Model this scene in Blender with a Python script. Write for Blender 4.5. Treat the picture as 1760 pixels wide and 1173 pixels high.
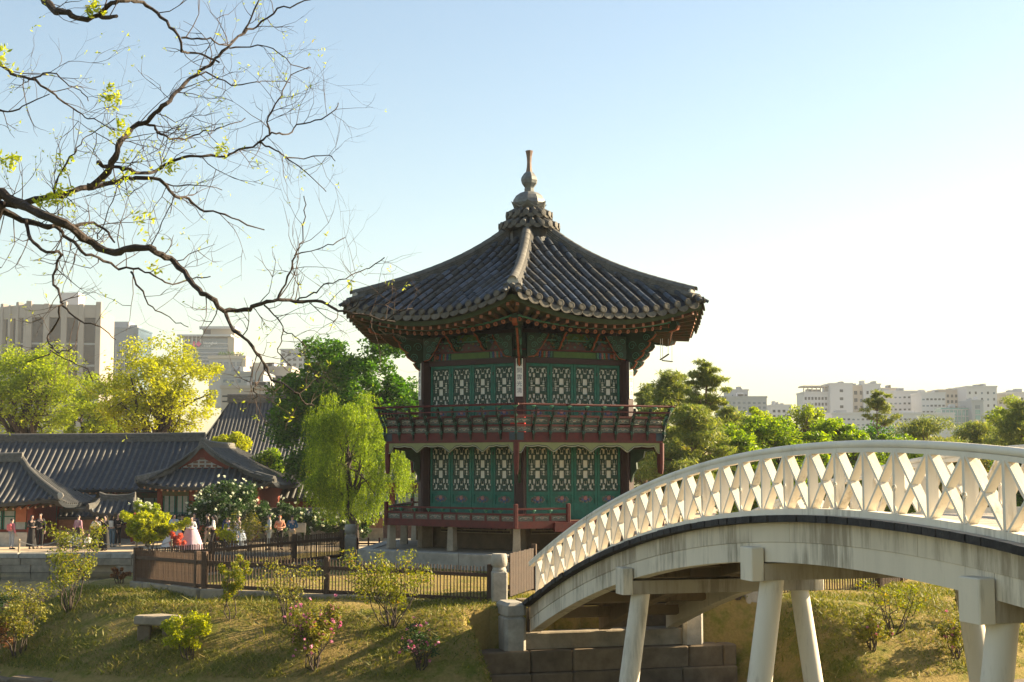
import bpy, math, random
import numpy as np
from mathutils import Vector, Matrix
for o in list(bpy.data.objects): bpy.data.objects.remove(o)
SC = bpy.context.scene
COL = SC.collection
R = math.radians
# ------------------------------------------------------------------ camera
CZ = 5.1
FPX = 1760 * 50 / 36
PITCH = math.atan(211.5 / FPX)
cam = bpy.data.cameras.new('camera')
cam.lens = 50; cam.sensor_width = 36; cam.clip_start = 0.1; cam.clip_end = 9000
camo = bpy.data.objects.new('camera', cam); COL.objects.link(camo)
camo.location = (0, 0, CZ); camo.rotation_euler = (math.pi / 2 + PITCH, 0, 0)
SC.camera = camo
# ------------------------------------------------------------------ sky, sun, exposure
SUN_AZ, SUN_EL = 21.0, 25.0          # degrees behind the right-hand side, above the horizon
w = bpy.data.worlds.new('World'); SC.world = w; w.use_nodes = True
nt = w.node_tree; nt.nodes.clear()
sky = nt.nodes.new('ShaderNodeTexSky'); sky.sky_type = 'NISHITA'; sky.sun_disc = False
sky.sun_elevation = R(SUN_EL); sky.sun_rotation = R(90 - SUN_AZ)
sky.air_density = 1.25; sky.dust_density = 0.8; sky.ozone_density = 0.5; sky.altitude = 0
bg = nt.nodes.new('ShaderNodeBackground'); bg.inputs['Strength'].default_value = 0.05
wo = nt.nodes.new('ShaderNodeOutputWorld')
nt.links.new(sky.outputs[0], bg.inputs[0]); nt.links.new(bg.outputs[0], wo.inputs[0])
sl = bpy.data.lights.new('sun', 'SUN'); sl.energy = 5.0; sl.angle = R(0.6); sl.color = (1.0, 0.80, 0.52)
so = bpy.data.objects.new('sun', sl); COL.objects.link(so)
sdir = Vector((math.cos(R(SUN_AZ)) * math.cos(R(SUN_EL)), math.sin(R(SUN_AZ)) * math.cos(R(SUN_EL)), math.sin(R(SUN_EL))))
so.rotation_euler = (-sdir).to_track_quat('-Z', 'Y').to_euler(); so.location = (60, 20, 60)
vs = SC.view_settings
vs.view_transform = 'Standard'; vs.look = 'None'; vs.gamma = 1.0; vs.use_curve_mapping = False
vs.exposure = 2.0
SC.cycles.max_bounces = 6; SC.cycles.transparent_max_bounces = 6
SC.cycles.volume_bounces = 0
# ------------------------------------------------------------------ helpers
rnd = random.Random(7)
nr = np.random.default_rng(7)

def hz(py, Y):                                   # world height of a pixel row at plan depth Y
    return CZ + Y * math.tan(PITCH + math.atan((586.5 - py) / FPX))
def at(px, py, Y):                               # world point of a pixel at plan depth Y
    v = (586.5 - py) / FPX
    return Vector((Y * ((px - 880) / FPX) / (math.cos(PITCH) - v * math.sin(PITCH)), Y, hz(py, Y)))
def gx(px, Y): return Y * (px - 880) / FPX        # world X near the horizon

class MB:
    """collects vertices, faces and material slots of ONE mesh"""
    def __init__(s): s.v = []; s.f = []; s.m = []; s.cur = 0
    def slot(s, i): s.cur = i; return s
    def add(s, vs_, fs_):
        n = len(s.v); s.v += [tuple(p) for p in vs_]
        for f in fs_: s.f.append(tuple(i + n for i in f)); s.m.append(s.cur)
        return s
    def box(s, x0, x1, y0, y1, z0, z1, M=None):
        p = [(x0,y0,z0),(x1,y0,z0),(x1,y1,z0),(x0,y1,z0),(x0,y0,z1),(x1,y0,z1),(x1,y1,z1),(x0,y1,z1)]
        if M is not None: p = [M @ Vector(q) for q in p]
        return s.add(p, [(3,2,1,0),(4,5,6,7),(0,1,5,4),(1,2,6,5),(2,3,7,6),(3,0,4,7)])
    def bevbox(s, x0, x1, y0, y1, z0, z1, b=0.02, M=None):   # box with chamfered vertical and top edges
        pts = []
        for (zz, k) in ((z0, 0), (z1 - b, 0), (z1, b)):
            X0, X1, Y0, Y1 = x0 + k, x1 - k, y0 + k, y1 - k
            c = b
            pts += [(X0+c,Y0,zz),(X1-c,Y0,zz),(X1,Y0+c,zz),(X1,Y1-c,zz),(X1-c,Y1,zz),(X0+c,Y1,zz),(X0,Y1-c,zz),(X0,Y0+c,zz)]
        if M is not None: pts = [M @ Vector(q) for q in pts]
        fs = [tuple(range(7, -1, -1)), tuple(range(16, 24))]
        for r in range(2):
            for i in range(8):
                j = (i + 1) % 8
                fs.append((r*8+i, r*8+j, r*8+8+j, r*8+8+i))
        return s.add(pts, fs)
    def prism(s, poly, y0, y1, M=None):          # polygon in x,z extruded along y
        n = len(poly)
        p = [(a, y0, b) for a, b in poly] + [(a, y1, b) for a, b in poly]
        if M is not None: p = [M @ Vector(q) for q in p]
        fs = [tuple(range(n)), tuple(range(2*n-1, n-1, -1))]
        for i in range(n):
            j = (i + 1) % n; fs.append((i, i + n, j + n, j))
        return s.add(p, fs)
    def tube(s, pts, rad, n=8, cap=True):
        pts = [Vector(p) for p in pts]
        if not hasattr(rad, '__len__'): rad = [rad] * len(pts)
        vs_ = []; k = len(pts)
        t0 = (pts[1] - pts[0]).normalized()
        ref = Vector((0, 0, 1)) if abs(t0.z) < .9 else Vector((1, 0, 0))
        u = t0.cross(ref).normalized()
        for i in range(k):
            t = (pts[min(i+1, k-1)] - pts[max(i-1, 0)])
            t = t.normalized() if t.length > 1e-9 else t0
            u = (u - t * u.dot(t))
            u = u.normalized() if u.length > 1e-6 else t.orthogonal().normalized()
            b = t.cross(u)
            for a in range(n):
                q = 2 * math.pi * a / n
                vs_.append(pts[i] + (u * math.cos(q) + b * math.sin(q)) * rad[i])
        fs = []
        for i in range(k - 1):
            for a in range(n):
                c = (a + 1) % n
                fs.append((i*n+a, i*n+c, (i+1)*n+c, (i+1)*n+a))
        if cap: fs += [tuple(range(n-1, -1, -1)), tuple(range((k-1)*n, k*n))]
        return s.add(vs_, fs)
    def lathe(s, prof, n=12, M=None, phase=0.0, cap=True):   # prof: (radius, z)
        p = []
        for r, z in prof:
            for a in range(n):
                q = 2 * math.pi * a / n + phase
                p.append((r * math.cos(q), r * math.sin(q), z))
        if M is not None: p = [M @ Vector(q) for q in p]
        fs = []
        for i in range(len(prof) - 1):
            for a in range(n):
                c = (a + 1) % n
                fs.append((i*n+a, i*n+c, (i+1)*n+c, (i+1)*n+a))
        if cap: fs += [tuple(range(n-1, -1, -1)), tuple(range((len(prof)-1)*n, len(prof)*n))]
        return s.add(p, fs)
    def grid(s, rows, close=False):              # rows of points
        n = len(rows[0]); p = [q for r in rows for q in r]; fs = []
        for i in range(len(rows) - 1):
            for a in range(n if close else n - 1):
                c = (a + 1) % n
                fs.append((i*n+a, i*n+c, (i+1)*n+c, (i+1)*n+a))
        return s.add(p, fs)
    def mesh(s, name, mats, smooth=False):
        me = bpy.data.meshes.new(name); me.from_pydata(s.v, [], s.f)
        for m in (mats if isinstance(mats, (list, tuple)) else [mats]): me.materials.append(m)
        if s.m and max(s.m) > 0: me.polygons.foreach_set('material_index', s.m)
        if smooth:
            me.polygons.foreach_set('use_smooth', [True] * len(s.f))
            try: me.set_sharp_from_angle(angle=R(40))
            except Exception: pass
        me.update(); return me
    def build(s, name, mats, parent=None, M=None, smooth=False, **kw):
        return ob(name, s.mesh(name, mats, smooth), parent, M, **kw)

def tag(o, label=None, cat=None, group=None, kind=None):
    if label: o['label'] = label
    if cat: o['category'] = cat
    if group: o['group'] = group
    if kind: o['kind'] = kind
    return o
def ob(name, me, parent=None, M=None, label=None, cat=None, group=None, kind=None):
    o = bpy.data.objects.new(name, me); COL.objects.link(o)
    if parent is not None: o.parent = parent
    if M is not None:
        if isinstance(M, Vector): o.location = M
        else: o.matrix_local = M
    return tag(o, label, cat, group, kind)
def empty(name, loc, label, cat, group=None, rz=0):
    o = bpy.data.objects.new(name, None); COL.objects.link(o)
    o.location = loc; o.rotation_euler = (0, 0, rz); o.empty_display_size = .2
    return tag(o, label, cat, group)
def T(x, y, z): return Matrix.Translation((x, y, z))
def RZ(a): return Matrix.Rotation(a, 4, 'Z')
def RX(a): return Matrix.Rotation(a, 4, 'X')
def RY(a): return Matrix.Rotation(a, 4, 'Y')
def S3(x, y, z): return Matrix.Diagonal((x, y, z, 1))
def frame(o, xd, zd=(0, 0, 1)):                  # matrix with local x along xd
    x = Vector(xd).normalized(); z = Vector(zd); y = z.cross(x).normalized(); z = x.cross(y).normalized()
    return Matrix(((x.x, y.x, z.x, o[0]), (x.y, y.y, z.y, o[1]), (x.z, y.z, z.z, o[2]), (0, 0, 0, 1)))
def lerp(a, b, t): return a + (b - a) * t
def smooth(t): t = max(0., min(1., t)); return t * t * (3 - 2 * t)
def interp(x, xs, ys): return float(np.interp(x, xs, ys))
# ------------------------------------------------------------------ materials
MATS = {}
def mat(name, col, rough=.75, var=.25, scale=3., col2=None, bump=.0, bscale=20., metal=0., spec=.4, streak=False, island=0.):
    if name in MATS: return MATS[name]
    m = bpy.data.materials.new(name); m.use_nodes = True; MATS[name] = m
    n = m.node_tree.nodes; L = m.node_tree.links; b = n['Principled BSDF']
    b.inputs['Roughness'].default_value = rough; b.inputs['Metallic'].default_value = metal
    b.inputs['Specular IOR Level'].default_value = spec
    c1 = tuple(col) + (1,)
    c2 = tuple(col2) + (1,) if col2 else tuple(max(0, c * (1 - var)) for c in col) + (1,)
    tc = n.new('ShaderNodeTexCoord'); mp = n.new('ShaderNodeMapping')
    L.new(tc.outputs['Object'], mp.inputs[0])
    if streak: mp.inputs['Scale'].default_value = (1, 1, .12)
    nz = n.new('ShaderNodeTexNoise'); nz.inputs['Scale'].default_value = scale; nz.inputs['Detail'].default_value = 6
    nz.inputs['Roughness'].default_value = .65
    L.new(mp.outputs[0], nz.inputs['Vector'])
    cr = n.new('ShaderNodeValToRGB'); cr.color_ramp.elements[0].position = .32; cr.color_ramp.elements[1].position = .68
    cr.color_ramp.elements[0].color = c2; cr.color_ramp.elements[1].color = c1
    L.new(nz.outputs['Fac'], cr.inputs[0]); out = cr.outputs[0]
    if island > 0:
        g = n.new('ShaderNodeObjectInfo'); hs = n.new('ShaderNodeHueSaturation')
        mr = n.new('ShaderNodeMapRange'); mr.inputs['To Min'].default_value = 1 - island; mr.inputs['To Max'].default_value = 1 + island
        L.new(g.outputs['Random'], mr.inputs[0]); L.new(mr.outputs[0], hs.inputs['Value']); L.new(out, hs.inputs['Color']); out = hs.outputs[0]
    L.new(out, b.inputs['Base Color'])
    if bump > 0:
        bz = n.new('ShaderNodeTexNoise'); bz.inputs['Scale'].default_value = bscale; bz.inputs['Detail'].default_value = 5
        L.new(mp.outputs[0], bz.inputs['Vector'])
        bn = n.new('ShaderNodeBump'); bn.inputs['Strength'].default_value = bump; bn.inputs['Distance'].default_value = .02
        L.new(bz.outputs['Fac'], bn.inputs['Height']); L.new(bn.outputs[0], b.inputs['Normal'])
    return m
def leafmat(name, c1, c2, trans=.35, c3=None):
    if name in MATS: return MATS[name]
    m = bpy.data.materials.new(name); m.use_nodes = True; MATS[name] = m
    n = m.node_tree.nodes; L = m.node_tree.links; b = n['Principled BSDF']
    b.inputs['Roughness'].default_value = .55; b.inputs['Specular IOR Level'].default_value = .25
    g = n.new('ShaderNodeNewGeometry'); cr = n.new('ShaderNodeValToRGB')
    cr.color_ramp.elements[0].color = tuple(c1) + (1,); cr.color_ramp.elements[1].color = tuple(c2) + (1,)
    if c3:
        e = cr.color_ramp.elements.new(.93); e.color = tuple(c2) + (1,)
        cr.color_ramp.elements[-1].color = tuple(c3) + (1,)
    L.new(g.outputs['Random Per Island'], cr.inputs[0]); L.new(cr.outputs[0], b.inputs['Base Color'])
    t = n.new('ShaderNodeBsdfTranslucent'); mx = n.new('ShaderNodeMixShader'); mx.inputs[0].default_value = trans
    hs = n.new('ShaderNodeHueSaturation'); hs.inputs['Saturation'].default_value = 1.15; hs.inputs['Value'].default_value = 1.5
    L.new(cr.outputs[0], hs.inputs['Color']); L.new(hs.outputs[0], t.inputs[0])
    L.new(b.outputs[0], mx.inputs[1]); L.new(t.outputs[0], mx.inputs[2]); L.new(mx.outputs[0], n['Material Output'].inputs[0])
    return m

M_STONE = mat('granite', (.34,.285,.205), .85, .45, 2.5, bump=.5, bscale=18, island=.12)
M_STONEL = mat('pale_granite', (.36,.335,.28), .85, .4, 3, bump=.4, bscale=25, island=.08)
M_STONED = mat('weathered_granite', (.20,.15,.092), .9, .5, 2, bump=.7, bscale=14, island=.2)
M_TILE = mat('roof_tile_clay', (.044,.053,.064), .55, .5, 4, bump=.3, bscale=22, island=.25, spec=.35)
M_TILEL = mat('roof_tile_pale', (.135,.128,.112), .75, .5, 5, bump=.4, bscale=22, island=.2)
M_EAVET = mat('eave_tile_sunlit', (.145,.132,.108), .8, .45, 8, bump=.4, bscale=22, island=.2, spec=.15)  # warm pale tone puts some sunlight into the eave tiles' colour
M_PLASTER = mat('lime_plaster', (.46,.43,.37), .9, .3, 5)
M_RED = mat('red_lacquer', (.095,.008,.006), .65, .5, 6, bump=.1)
M_MAROON = mat('maroon_lacquer', (.030,.006,.005), .6, .4, 5, bump=.1)
M_TEAL = mat('teal_paint', (.005,.135,.088), .6, .5, 5, bump=.1)
M_TEALL = mat('pale_teal_paint', (.060,.21,.145), .6, .3, 6)
M_LATT = mat('lattice_green', (.010,.045,.027), .6, .3, 6)
M_PAPER = mat('window_paper', (.62,.59,.50), .9, .12, 8)
M_GREEN = mat('beam_green', (.055,.12,.014), .6, .35, 5)
M_DGREEN = mat('bracket_green', (.012,.042,.018), .6, .5, 9)
M_ORANGE = mat('orange_paint', (.27,.062,.018), .6, .35, 12)
M_CREAM = mat('cream_paint', (.20,.215,.085), .65, .2, 6)
M_WHITE = mat('white_line', (.40,.39,.33), .6, .15, 8)
M_NAVY = mat('navy_paint', (.020,.040,.055), .6, .3, 6)
M_PINK = mat('pink_paint', (.34,.14,.12), .6, .2, 10)
M_BLUEP = mat('blue_paint', (.05,.08,.19), .6, .2, 10)
M_PURPLE = mat('purple_panel', (.11,.035,.032), .7, .5, 14, col2=(.05,.045,.055))
M_PANEL = mat('scroll_panel', (.15,.155,.115), .7, .6, 22, col2=(.05,.05,.042))
M_METAL = mat('weathered_bronze', (.20,.22,.215), .6, .4, 5, col2=(.12,.105,.095), metal=.2)
M_BRASS = mat('bare_metal', (.30,.27,.22), .5, .3, 8, metal=.6)
M_BLACK = mat('black_iron', (.015,.015,.015), .5, .2)
M_WOODW = mat('white_painted_timber', (.70,.64,.53), .65, .22, 1.2, col2=(.58,.52,.41), bump=.12, bscale=30)
M_PLANK = mat('dark_plank', (.042,.038,.036), .85, .5, 6, bump=.6, bscale=25, island=.3)
M_PLANKT = mat('plank_top', (.46,.40,.32), .8, .35, 5, bump=.3)
M_FENCE = mat('brown_fence_wood', (.085,.048,.027), .75, .4, 5, bump=.3, bscale=24)
M_BARK = mat('bark', (.085,.062,.047), .9, .5, 8, bump=.8, bscale=30)
M_BARKD = mat('dark_bark', (.048,.034,.027), .9, .5, 10, bump=.8, bscale=35)
M_SKIN = mat('skin', (.52,.33,.25), .55, .1)
M_HAIR = mat('black_hair', (.014,.011,.010), .5, .2)

def text_mesh(body, size, material, extrude=.004, spacing=1.0):
    cu = bpy.data.curves.new('lettering', 'FONT'); cu.body = body; cu.size = size; cu.extrude = extrude
    cu.align_x = 'CENTER'; cu.align_y = 'CENTER'; cu.space_line = spacing; cu.resolution_u = 3
    o = bpy.data.objects.new('lettering', cu); COL.objects.link(o)
    dg = bpy.context.evaluated_depsgraph_get(); dg.update()
    me = bpy.data.meshes.new_from_object(o.evaluated_get(dg))
    bpy.data.objects.remove(o); bpy.data.curves.remove(cu)
    me.materials.clear(); me.materials.append(material); return me
def bevel(o, width=.01, seg=1):
    md = o.modifiers.new('bevel', 'BEVEL'); md.width = width; md.segments = seg; md.limit_method = 'ANGLE'; md.angle_limit = R(50)
    return o

# ------------------------------------------------------------------ foliage
def quads_mesh(name, P, U, V, mats):
    """P centres, U/V half axes (n,3): one leaf quad each (pointed: 4 corners as a rhombus)"""
    n = len(P); co = np.empty((n, 4, 3), np.float32)
    co[:, 0] = P - U; co[:, 1] = P - V; co[:, 2] = P + U; co[:, 3] = P + V
    me = bpy.data.meshes.new(name)
    me.vertices.add(n * 4); me.vertices.foreach_set('co', co.reshape(-1))
    me.loops.add(n * 4); me.loops.foreach_set('vertex_index', np.arange(n * 4, dtype=np.int32))
    me.polygons.add(n); me.polygons.foreach_set('loop_start', np.arange(0, n * 4, 4, dtype=np.int32))
    me.polygons.foreach_set('loop_total', np.full(n, 4, np.int32))
    for m in (mats if isinstance(mats, (list, tuple)) else [mats]): me.materials.append(m)
    me.update(calc_edges=True); return me
def rand_dirs(n, g):
    d = g.normal(size=(n, 3)); d /= np.linalg.norm(d, axis=1)[:, None] + 1e-9; return d
def leaves(C, Rr, per, size, g, flat=.0, aspect=.5, up=.35, squash=(1, 1, 1)):
    """leaf quads scattered in clumps: C clump centres (k,3), Rr clump radii (k,)"""
    k = len(C); idx = np.repeat(np.arange(k), per); n = len(idx)
    d = rand_dirs(n, g); rr = g.random(n) ** .45
    P = C[idx] + d * (rr * Rr[idx])[:, None] * np.array(squash)
    N = rand_dirs(n, g); N[:, 2] = np.abs(N[:, 2]) + up; N /= np.linalg.norm(N, axis=1)[:, None]
    A = np.cross(N, rand_dirs(n, g)); A /= np.linalg.norm(A, axis=1)[:, None] + 1e-9
    B = np.cross(N, A); s = size * (.6 + .8 * g.random(n))
    return P, A * s[:, None], B * (s * aspect)[:, None]
def limb_path(a, b, sag, g, k=6, wob=.06):
    a = np.array(a, float); b = np.array(b, float); L = np.linalg.norm(b - a); pts = []
    for i in range(k + 1):
        t = i / k; p = a + (b - a) * t
        p[2] += sag * L * math.sin(math.pi * t)
        if 0 < i < k: p = p + g.normal(size=3) * wob * L * .5
        pts.append(p)
    return pts
def broad_tree(name, label, cat, base, height, crown, trunk_h, trunk_r, leaf, nclump=120, per=130, lsize=.11, seed=1,
               group=None, clump_r=.75, hollow=.45, bark=None, shape=1.0, aspect=.5, limbs=14, lean=(0, 0)):
    """tree with tapered trunk, limbs reaching into an uneven crown of leaf clumps. crown=(rx,ry,rz), centre at height-rz"""
    g = np.random.default_rng(seed); bark = bark or M_BARK
    root = empty(name, base, label, cat, group)
    rx, ry, rz = crown; cz = height - rz; lx, ly = lean
    C = []
    lob = rand_dirs(9, g); lobw = .65 + .5 * g.random(9)
    while len(C) < nclump:
        d = rand_dirs(1, g)[0]; r = hollow + (1 - hollow) * g.random() ** .6
        k = .72 + .42 * max((d @ q) ** 3 * w_ if d @ q > 0 else 0 for q, w_ in zip(lob, lobw))
        z = d[2] * rz * r * k
        wid = 1.0 if z > 0 else 1.0 - .25 * (-z / rz)
        if shape != 1.0 and z > 0: wid *= (1 - (z / rz)) ** (shape - 1) if z < rz else .1
        C.append((lx + d[0] * rx * r * k * wid, ly + d[1] * ry * r * k * wid, cz + z))
    C = np.array(C); Rr = clump_r * (.55 + .75 * g.random(nclump))
    P, U, V = leaves(C, Rr, per, lsize, g, squash=(1, 1, .72), aspect=aspect)
    mb = MB()
    top = np.array((lx * .8, ly * .8, cz + rz * .25))
    tp = limb_path((0, 0, -.1), top, .0, g, 7, .03)
    mb.tube(tp, [trunk_r * (1.25 if i == 0 else 1) * (1 - .75 * i / 7) for i in range(8)], 8)
    for i in range(limbs):
        t = .35 + .6 * i / limbs; s = tp[min(7, int(t * 7))]
        e = C[g.integers(nclump)]
        lp = limb_path(s, e, .06, g, 5, .09); r0 = trunk_r * (1 - .75 * t) * .75
        mb.tube(lp, [r0 * (1 - .8 * j / 5) for j in range(6)], 6)
        for q in range(3):
            e2 = C[np.argsort(np.linalg.norm(C - np.array(lp[4]), axis=1))[g.integers(min(14, nclump))]]
            mb.tube(limb_path(lp[2 + q], e2, .04, g, 3, .1), [r0 * .4, r0 * .28, r0 * .18, r0 * .1], 5)
    mb.build('trunk', bark, root, smooth=True)
    ob('crown', quads_mesh('crown', P, U, V, leaf), root)
    return root
# ================================================================== THE SETTING
ICX, ICY = 0.0, 44.0
ABX, ABY = 15 * (.3441 - .01285 * 25), 15 * (1 + .0476 * 25)
_sh = [(-11.5,32),(-9.6,31.1),(-5,30.3),(0,30.0),(5,30.0),(9,30.4),(13.2,33),(15.5,41),(15.5,47),(13,53),(7,58),(0,59.5),(-6,57.5),(-9.8,53),(-12.6,47),(-14.0,41),(-13.6,35.8)]
_pa = sorted((math.atan2(y - ICY, x - ICX), math.hypot(x - ICX, y - ICY)) for x, y in _sh)
_pang = [a - 2 * math.pi for a, r in _pa] + [a for a, r in _pa] + [a + 2 * math.pi for a, r in _pa]
_prad = [r for a, r in _pa] * 3
def shore(a): return interp(a, _pang, _prad)
def shore_s(a): return (shore(a - .09) + shore(a - .045) + shore(a) + shore(a + .045) + shore(a + .09)) / 5
def island_z(x, y):
    a = math.atan2(y - ICY, x - ICX); r = math.hypot(x - ICX, y - ICY); t = shore_s(a) - r
    if t <= 0: return .30
    la = (x - ABX) * .9655 + (y - ABY) * .2607; al = -(x - ABX) * .2607 + (y - ABY) * .9655
    cut = 1.0                                     # cut back in front of the bridge abutment
    if al < .1 and -1.5 < la < 6.6: cut = max(smooth((-la - 1.0) / .5), smooth((la - 4.5) / 2.0))
    wl = smooth((abs(a) - 1.88) / .28) if y < ICY else 1.0
    u = min(t / lerp(3.6, 2.9, wl), 1)
    z = .32 + 1.58 * (1 - (1 - u) ** lerp(1.8, 1.2, wl)) + .15 * smooth((t - 3.6) / 5)
    z = lerp(-.5, z, cut)
    return z + .035 * math.sin(x * 1.7 + y) * math.sin(y * 1.3 - x * .6) * min(1, t)
def hit(px, py):                                  # where the line of sight meets the island's ground
    Y = 29.5
    while Y < 60:
        p = at(px, py, Y)
        if shore_s(math.atan2(p.y - ICY, p.x - ICX)) > math.hypot(p.x - ICX, p.y - ICY) and island_z(p.x, p.y) >= p.z: return Vector((p.x, p.y, island_z(p.x, p.y)))
        Y += .05
    p = at(px, py, 33); return Vector((p.x, p.y, island_z(p.x, p.y)))

def ground_mat():
    m = bpy.data.materials.new('sandy_ground'); m.use_nodes = True
    n = m.node_tree.nodes; L = m.node_tree.links; b = n['Principled BSDF']; b.inputs['Roughness'].default_value = .95
    tc = n.new('ShaderNodeTexCoord')
    a = n.new('ShaderNodeTexNoise'); a.inputs['Scale'].default_value = .05; a.inputs['Detail'].default_value = 4
    d = n.new('ShaderNodeTexNoise'); d.inputs['Scale'].default_value = 4; d.inputs['Detail'].default_value = 8
    L.new(tc.outputs['Object'], a.inputs[0]); L.new(tc.outputs['Object'], d.inputs[0])
    c1 = n.new('ShaderNodeValToRGB'); c1.color_ramp.elements[0].color = (.36,.27,.17,1); c1.color_ramp.elements[1].color = (.50,.40,.27,1)
    L.new(d.outputs[0], c1.inputs[0])
    c2 = n.new('ShaderNodeValToRGB'); c2.color_ramp.elements[0].color = (.06,.09,.02,1); c2.color_ramp.elements[1].color = (.14,.13,.05,1)
    L.new(d.outputs[0], c2.inputs[0])
    sx = n.new('ShaderNodeSeparateXYZ'); L.new(tc.outputs['Object'], sx.inputs[0])
    mr = n.new('ShaderNodeMapRange'); mr.inputs['From Min'].default_value = 150; mr.inputs['From Max'].default_value = 190
    L.new(sx.outputs['Y'], mr.inputs[0])
    ml = n.new('ShaderNodeMapRange'); ml.inputs['From Min'].default_value = 30; ml.inputs['From Max'].default_value = 20
    L.new(sx.outputs['Y'], ml.inputs[0])
    ad = n.new('ShaderNodeMath'); ad.operation = 'MAXIMUM'; L.new(mr.outputs[0], ad.inputs[0]); L.new(ml.outputs[0], ad.inputs[1])
    mx = n.new('ShaderNodeMix'); mx.data_type = 'RGBA'
    L.new(ad.outputs[0], mx.inputs['Factor']); L.new(c1.outputs[0], mx.inputs['A']); L.new(c2.outputs[0], mx.inputs['B'])
    L.new(mx.outputs['Result'], b.inputs['Base Color'])
    bp = n.new('ShaderNodeBump'); bp.inputs['Strength'].default_value = .4; bp.inputs['Distance'].default_value = .03
    L.new(d.outputs[0], bp.inputs['Height']); L.new(bp.outputs[0], b.inputs['Normal'])
    return m
def lawn_mat():
    m = bpy.data.materials.new('dry_spring_lawn'); m.use_nodes = True
    n = m.node_tree.nodes; L = m.node_tree.links; b = n['Principled BSDF']; b.inputs['Roughness'].default_value = .95
    b.inputs['Specular IOR Level'].default_value = .1
    tc = n.new('ShaderNodeTexCoord')
    def nz(s, d):
        q = n.new('ShaderNodeTexNoise'); q.inputs['Scale'].default_value = s; q.inputs['Detail'].default_value = d; q.inputs['Roughness'].default_value = .7
        L.new(tc.outputs['Object'], q.inputs[0]); return q
    a, f, d = nz(.55, 5), nz(14, 6), nz(2.6, 5)
    g = n.new('ShaderNodeValToRGB'); g.color_ramp.elements[0].color = (.060,.085,.012,1); g.color_ramp.elements[1].color = (.19,.185,.030,1)
    L.new(f.outputs[0], g.inputs[0])
    y = n.new('ShaderNodeValToRGB'); y.color_ramp.elements[0].color = (.17,.125,.040,1); y.color_ramp.elements[1].color = (.36,.27,.095,1)
    L.new(f.outputs[0], y.inputs[0])
    ad = n.new('ShaderNodeMath'); ad.operation = 'MULTIPLY_ADD'; ad.inputs[1].default_value = .5
    L.new(d.outputs[0], ad.inputs[0]); hv = n.new('ShaderNodeMath'); hv.operation = 'MULTIPLY'; hv.inputs[1].default_value = .5
    L.new(a.outputs[0], hv.inputs[0]); L.new(hv.outputs[0], ad.inputs[2])
    cr = n.new('ShaderNodeValToRGB'); cr.color_ramp.elements[0].position = .41; cr.color_ramp.elements[1].position = .53
    L.new(ad.outputs[0], cr.inputs[0])
    mx = n.new('ShaderNodeMix'); mx.data_type = 'RGBA'
    L.new(cr.outputs[0], mx.inputs['Factor']); L.new(g.outputs[0], mx.inputs['A']); L.new(y.outputs[0], mx.inputs['B'])
    L.new(mx.outputs['Result'], b.inputs['Base Color'])
    bp = n.new('ShaderNodeBump'); bp.inputs['Strength'].default_value = 1; bp.inputs['Distance'].default_value = .06
    L.new(f.outputs[0], bp.inputs['Height']); L.new(bp.outputs[0], b.inputs['Normal'])
    return m
def water_mat():
    m = bpy.data.materials.new('pond_water'); m.use_nodes = True
    n = m.node_tree.nodes; L = m.node_tree.links; b = n['Principled BSDF']
    b.inputs['Base Color'].default_value = (.045,.05,.03,1); b.inputs['Roughness'].default_value = .06; b.inputs['IOR'].default_value = 1.33
    tc = n.new('ShaderNodeTexCoord'); q = n.new('ShaderNodeTexNoise'); q.inputs['Scale'].default_value = 1.6; q.inputs['Detail'].default_value = 3
    L.new(tc.outputs['Object'], q.inputs[0])
    bp = n.new('ShaderNodeBump'); bp.inputs['Strength'].default_value = .12; bp.inputs['Distance'].default_value = .05
    L.new(q.outputs[0], bp.inputs['Height']); L.new(bp.outputs[0], b.inputs['Normal'])
    return m
M_LAWN = lawn_mat()
# ground sheet: pond basin, near bank, far land
def near_edge(x): return lerp(13.0, 5.0, smooth((x + 6) / 6))
def ground_z(x, y):
    if 66 < y: return .9 if y >= 68.6 else (-.9 if y <= 68.2 else lerp(-.9, .9, (y - 68.2) / .4))
    e = near_edge(x)
    if abs(x) > 90: return .9
    if y < e:
        return lerp(.35, 3.45, smooth((e - y) / max(1.5, e - 1.5)))
    return lerp(.35, -.9, min(1, (y - e) / .8))
ys = [-400,-100,-30,-12,-6] + [i * .7 for i in range(-6, 24)] + [18, 24, 30, 40, 50, 60, 68.2, 68.6, 72, 80, 100, 130, 200, 400, 800, 1600, 3500, 6000]
xs = [-5000,-2000,-800,-300,-120,-91,-89,-60,-30] + [i * 1.0 for i in range(-16, 13)] + [20, 40, 60, 89, 91, 120, 300, 800, 2000, 5000]
mb = MB(); mb.grid([[(x, y, ground_z(x, y)) for x in xs] for y in ys])
mb.build('ground', ground_mat(), smooth=True, kind='structure')
mb = MB(); mb.add([(-90, 2, 0), (90, 2, 0), (90, 68.4, 0), (-90, 68.4, 0)], [(0, 1, 2, 3)])
mb.build('pond_water', water_mat(), kind='structure')
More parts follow.
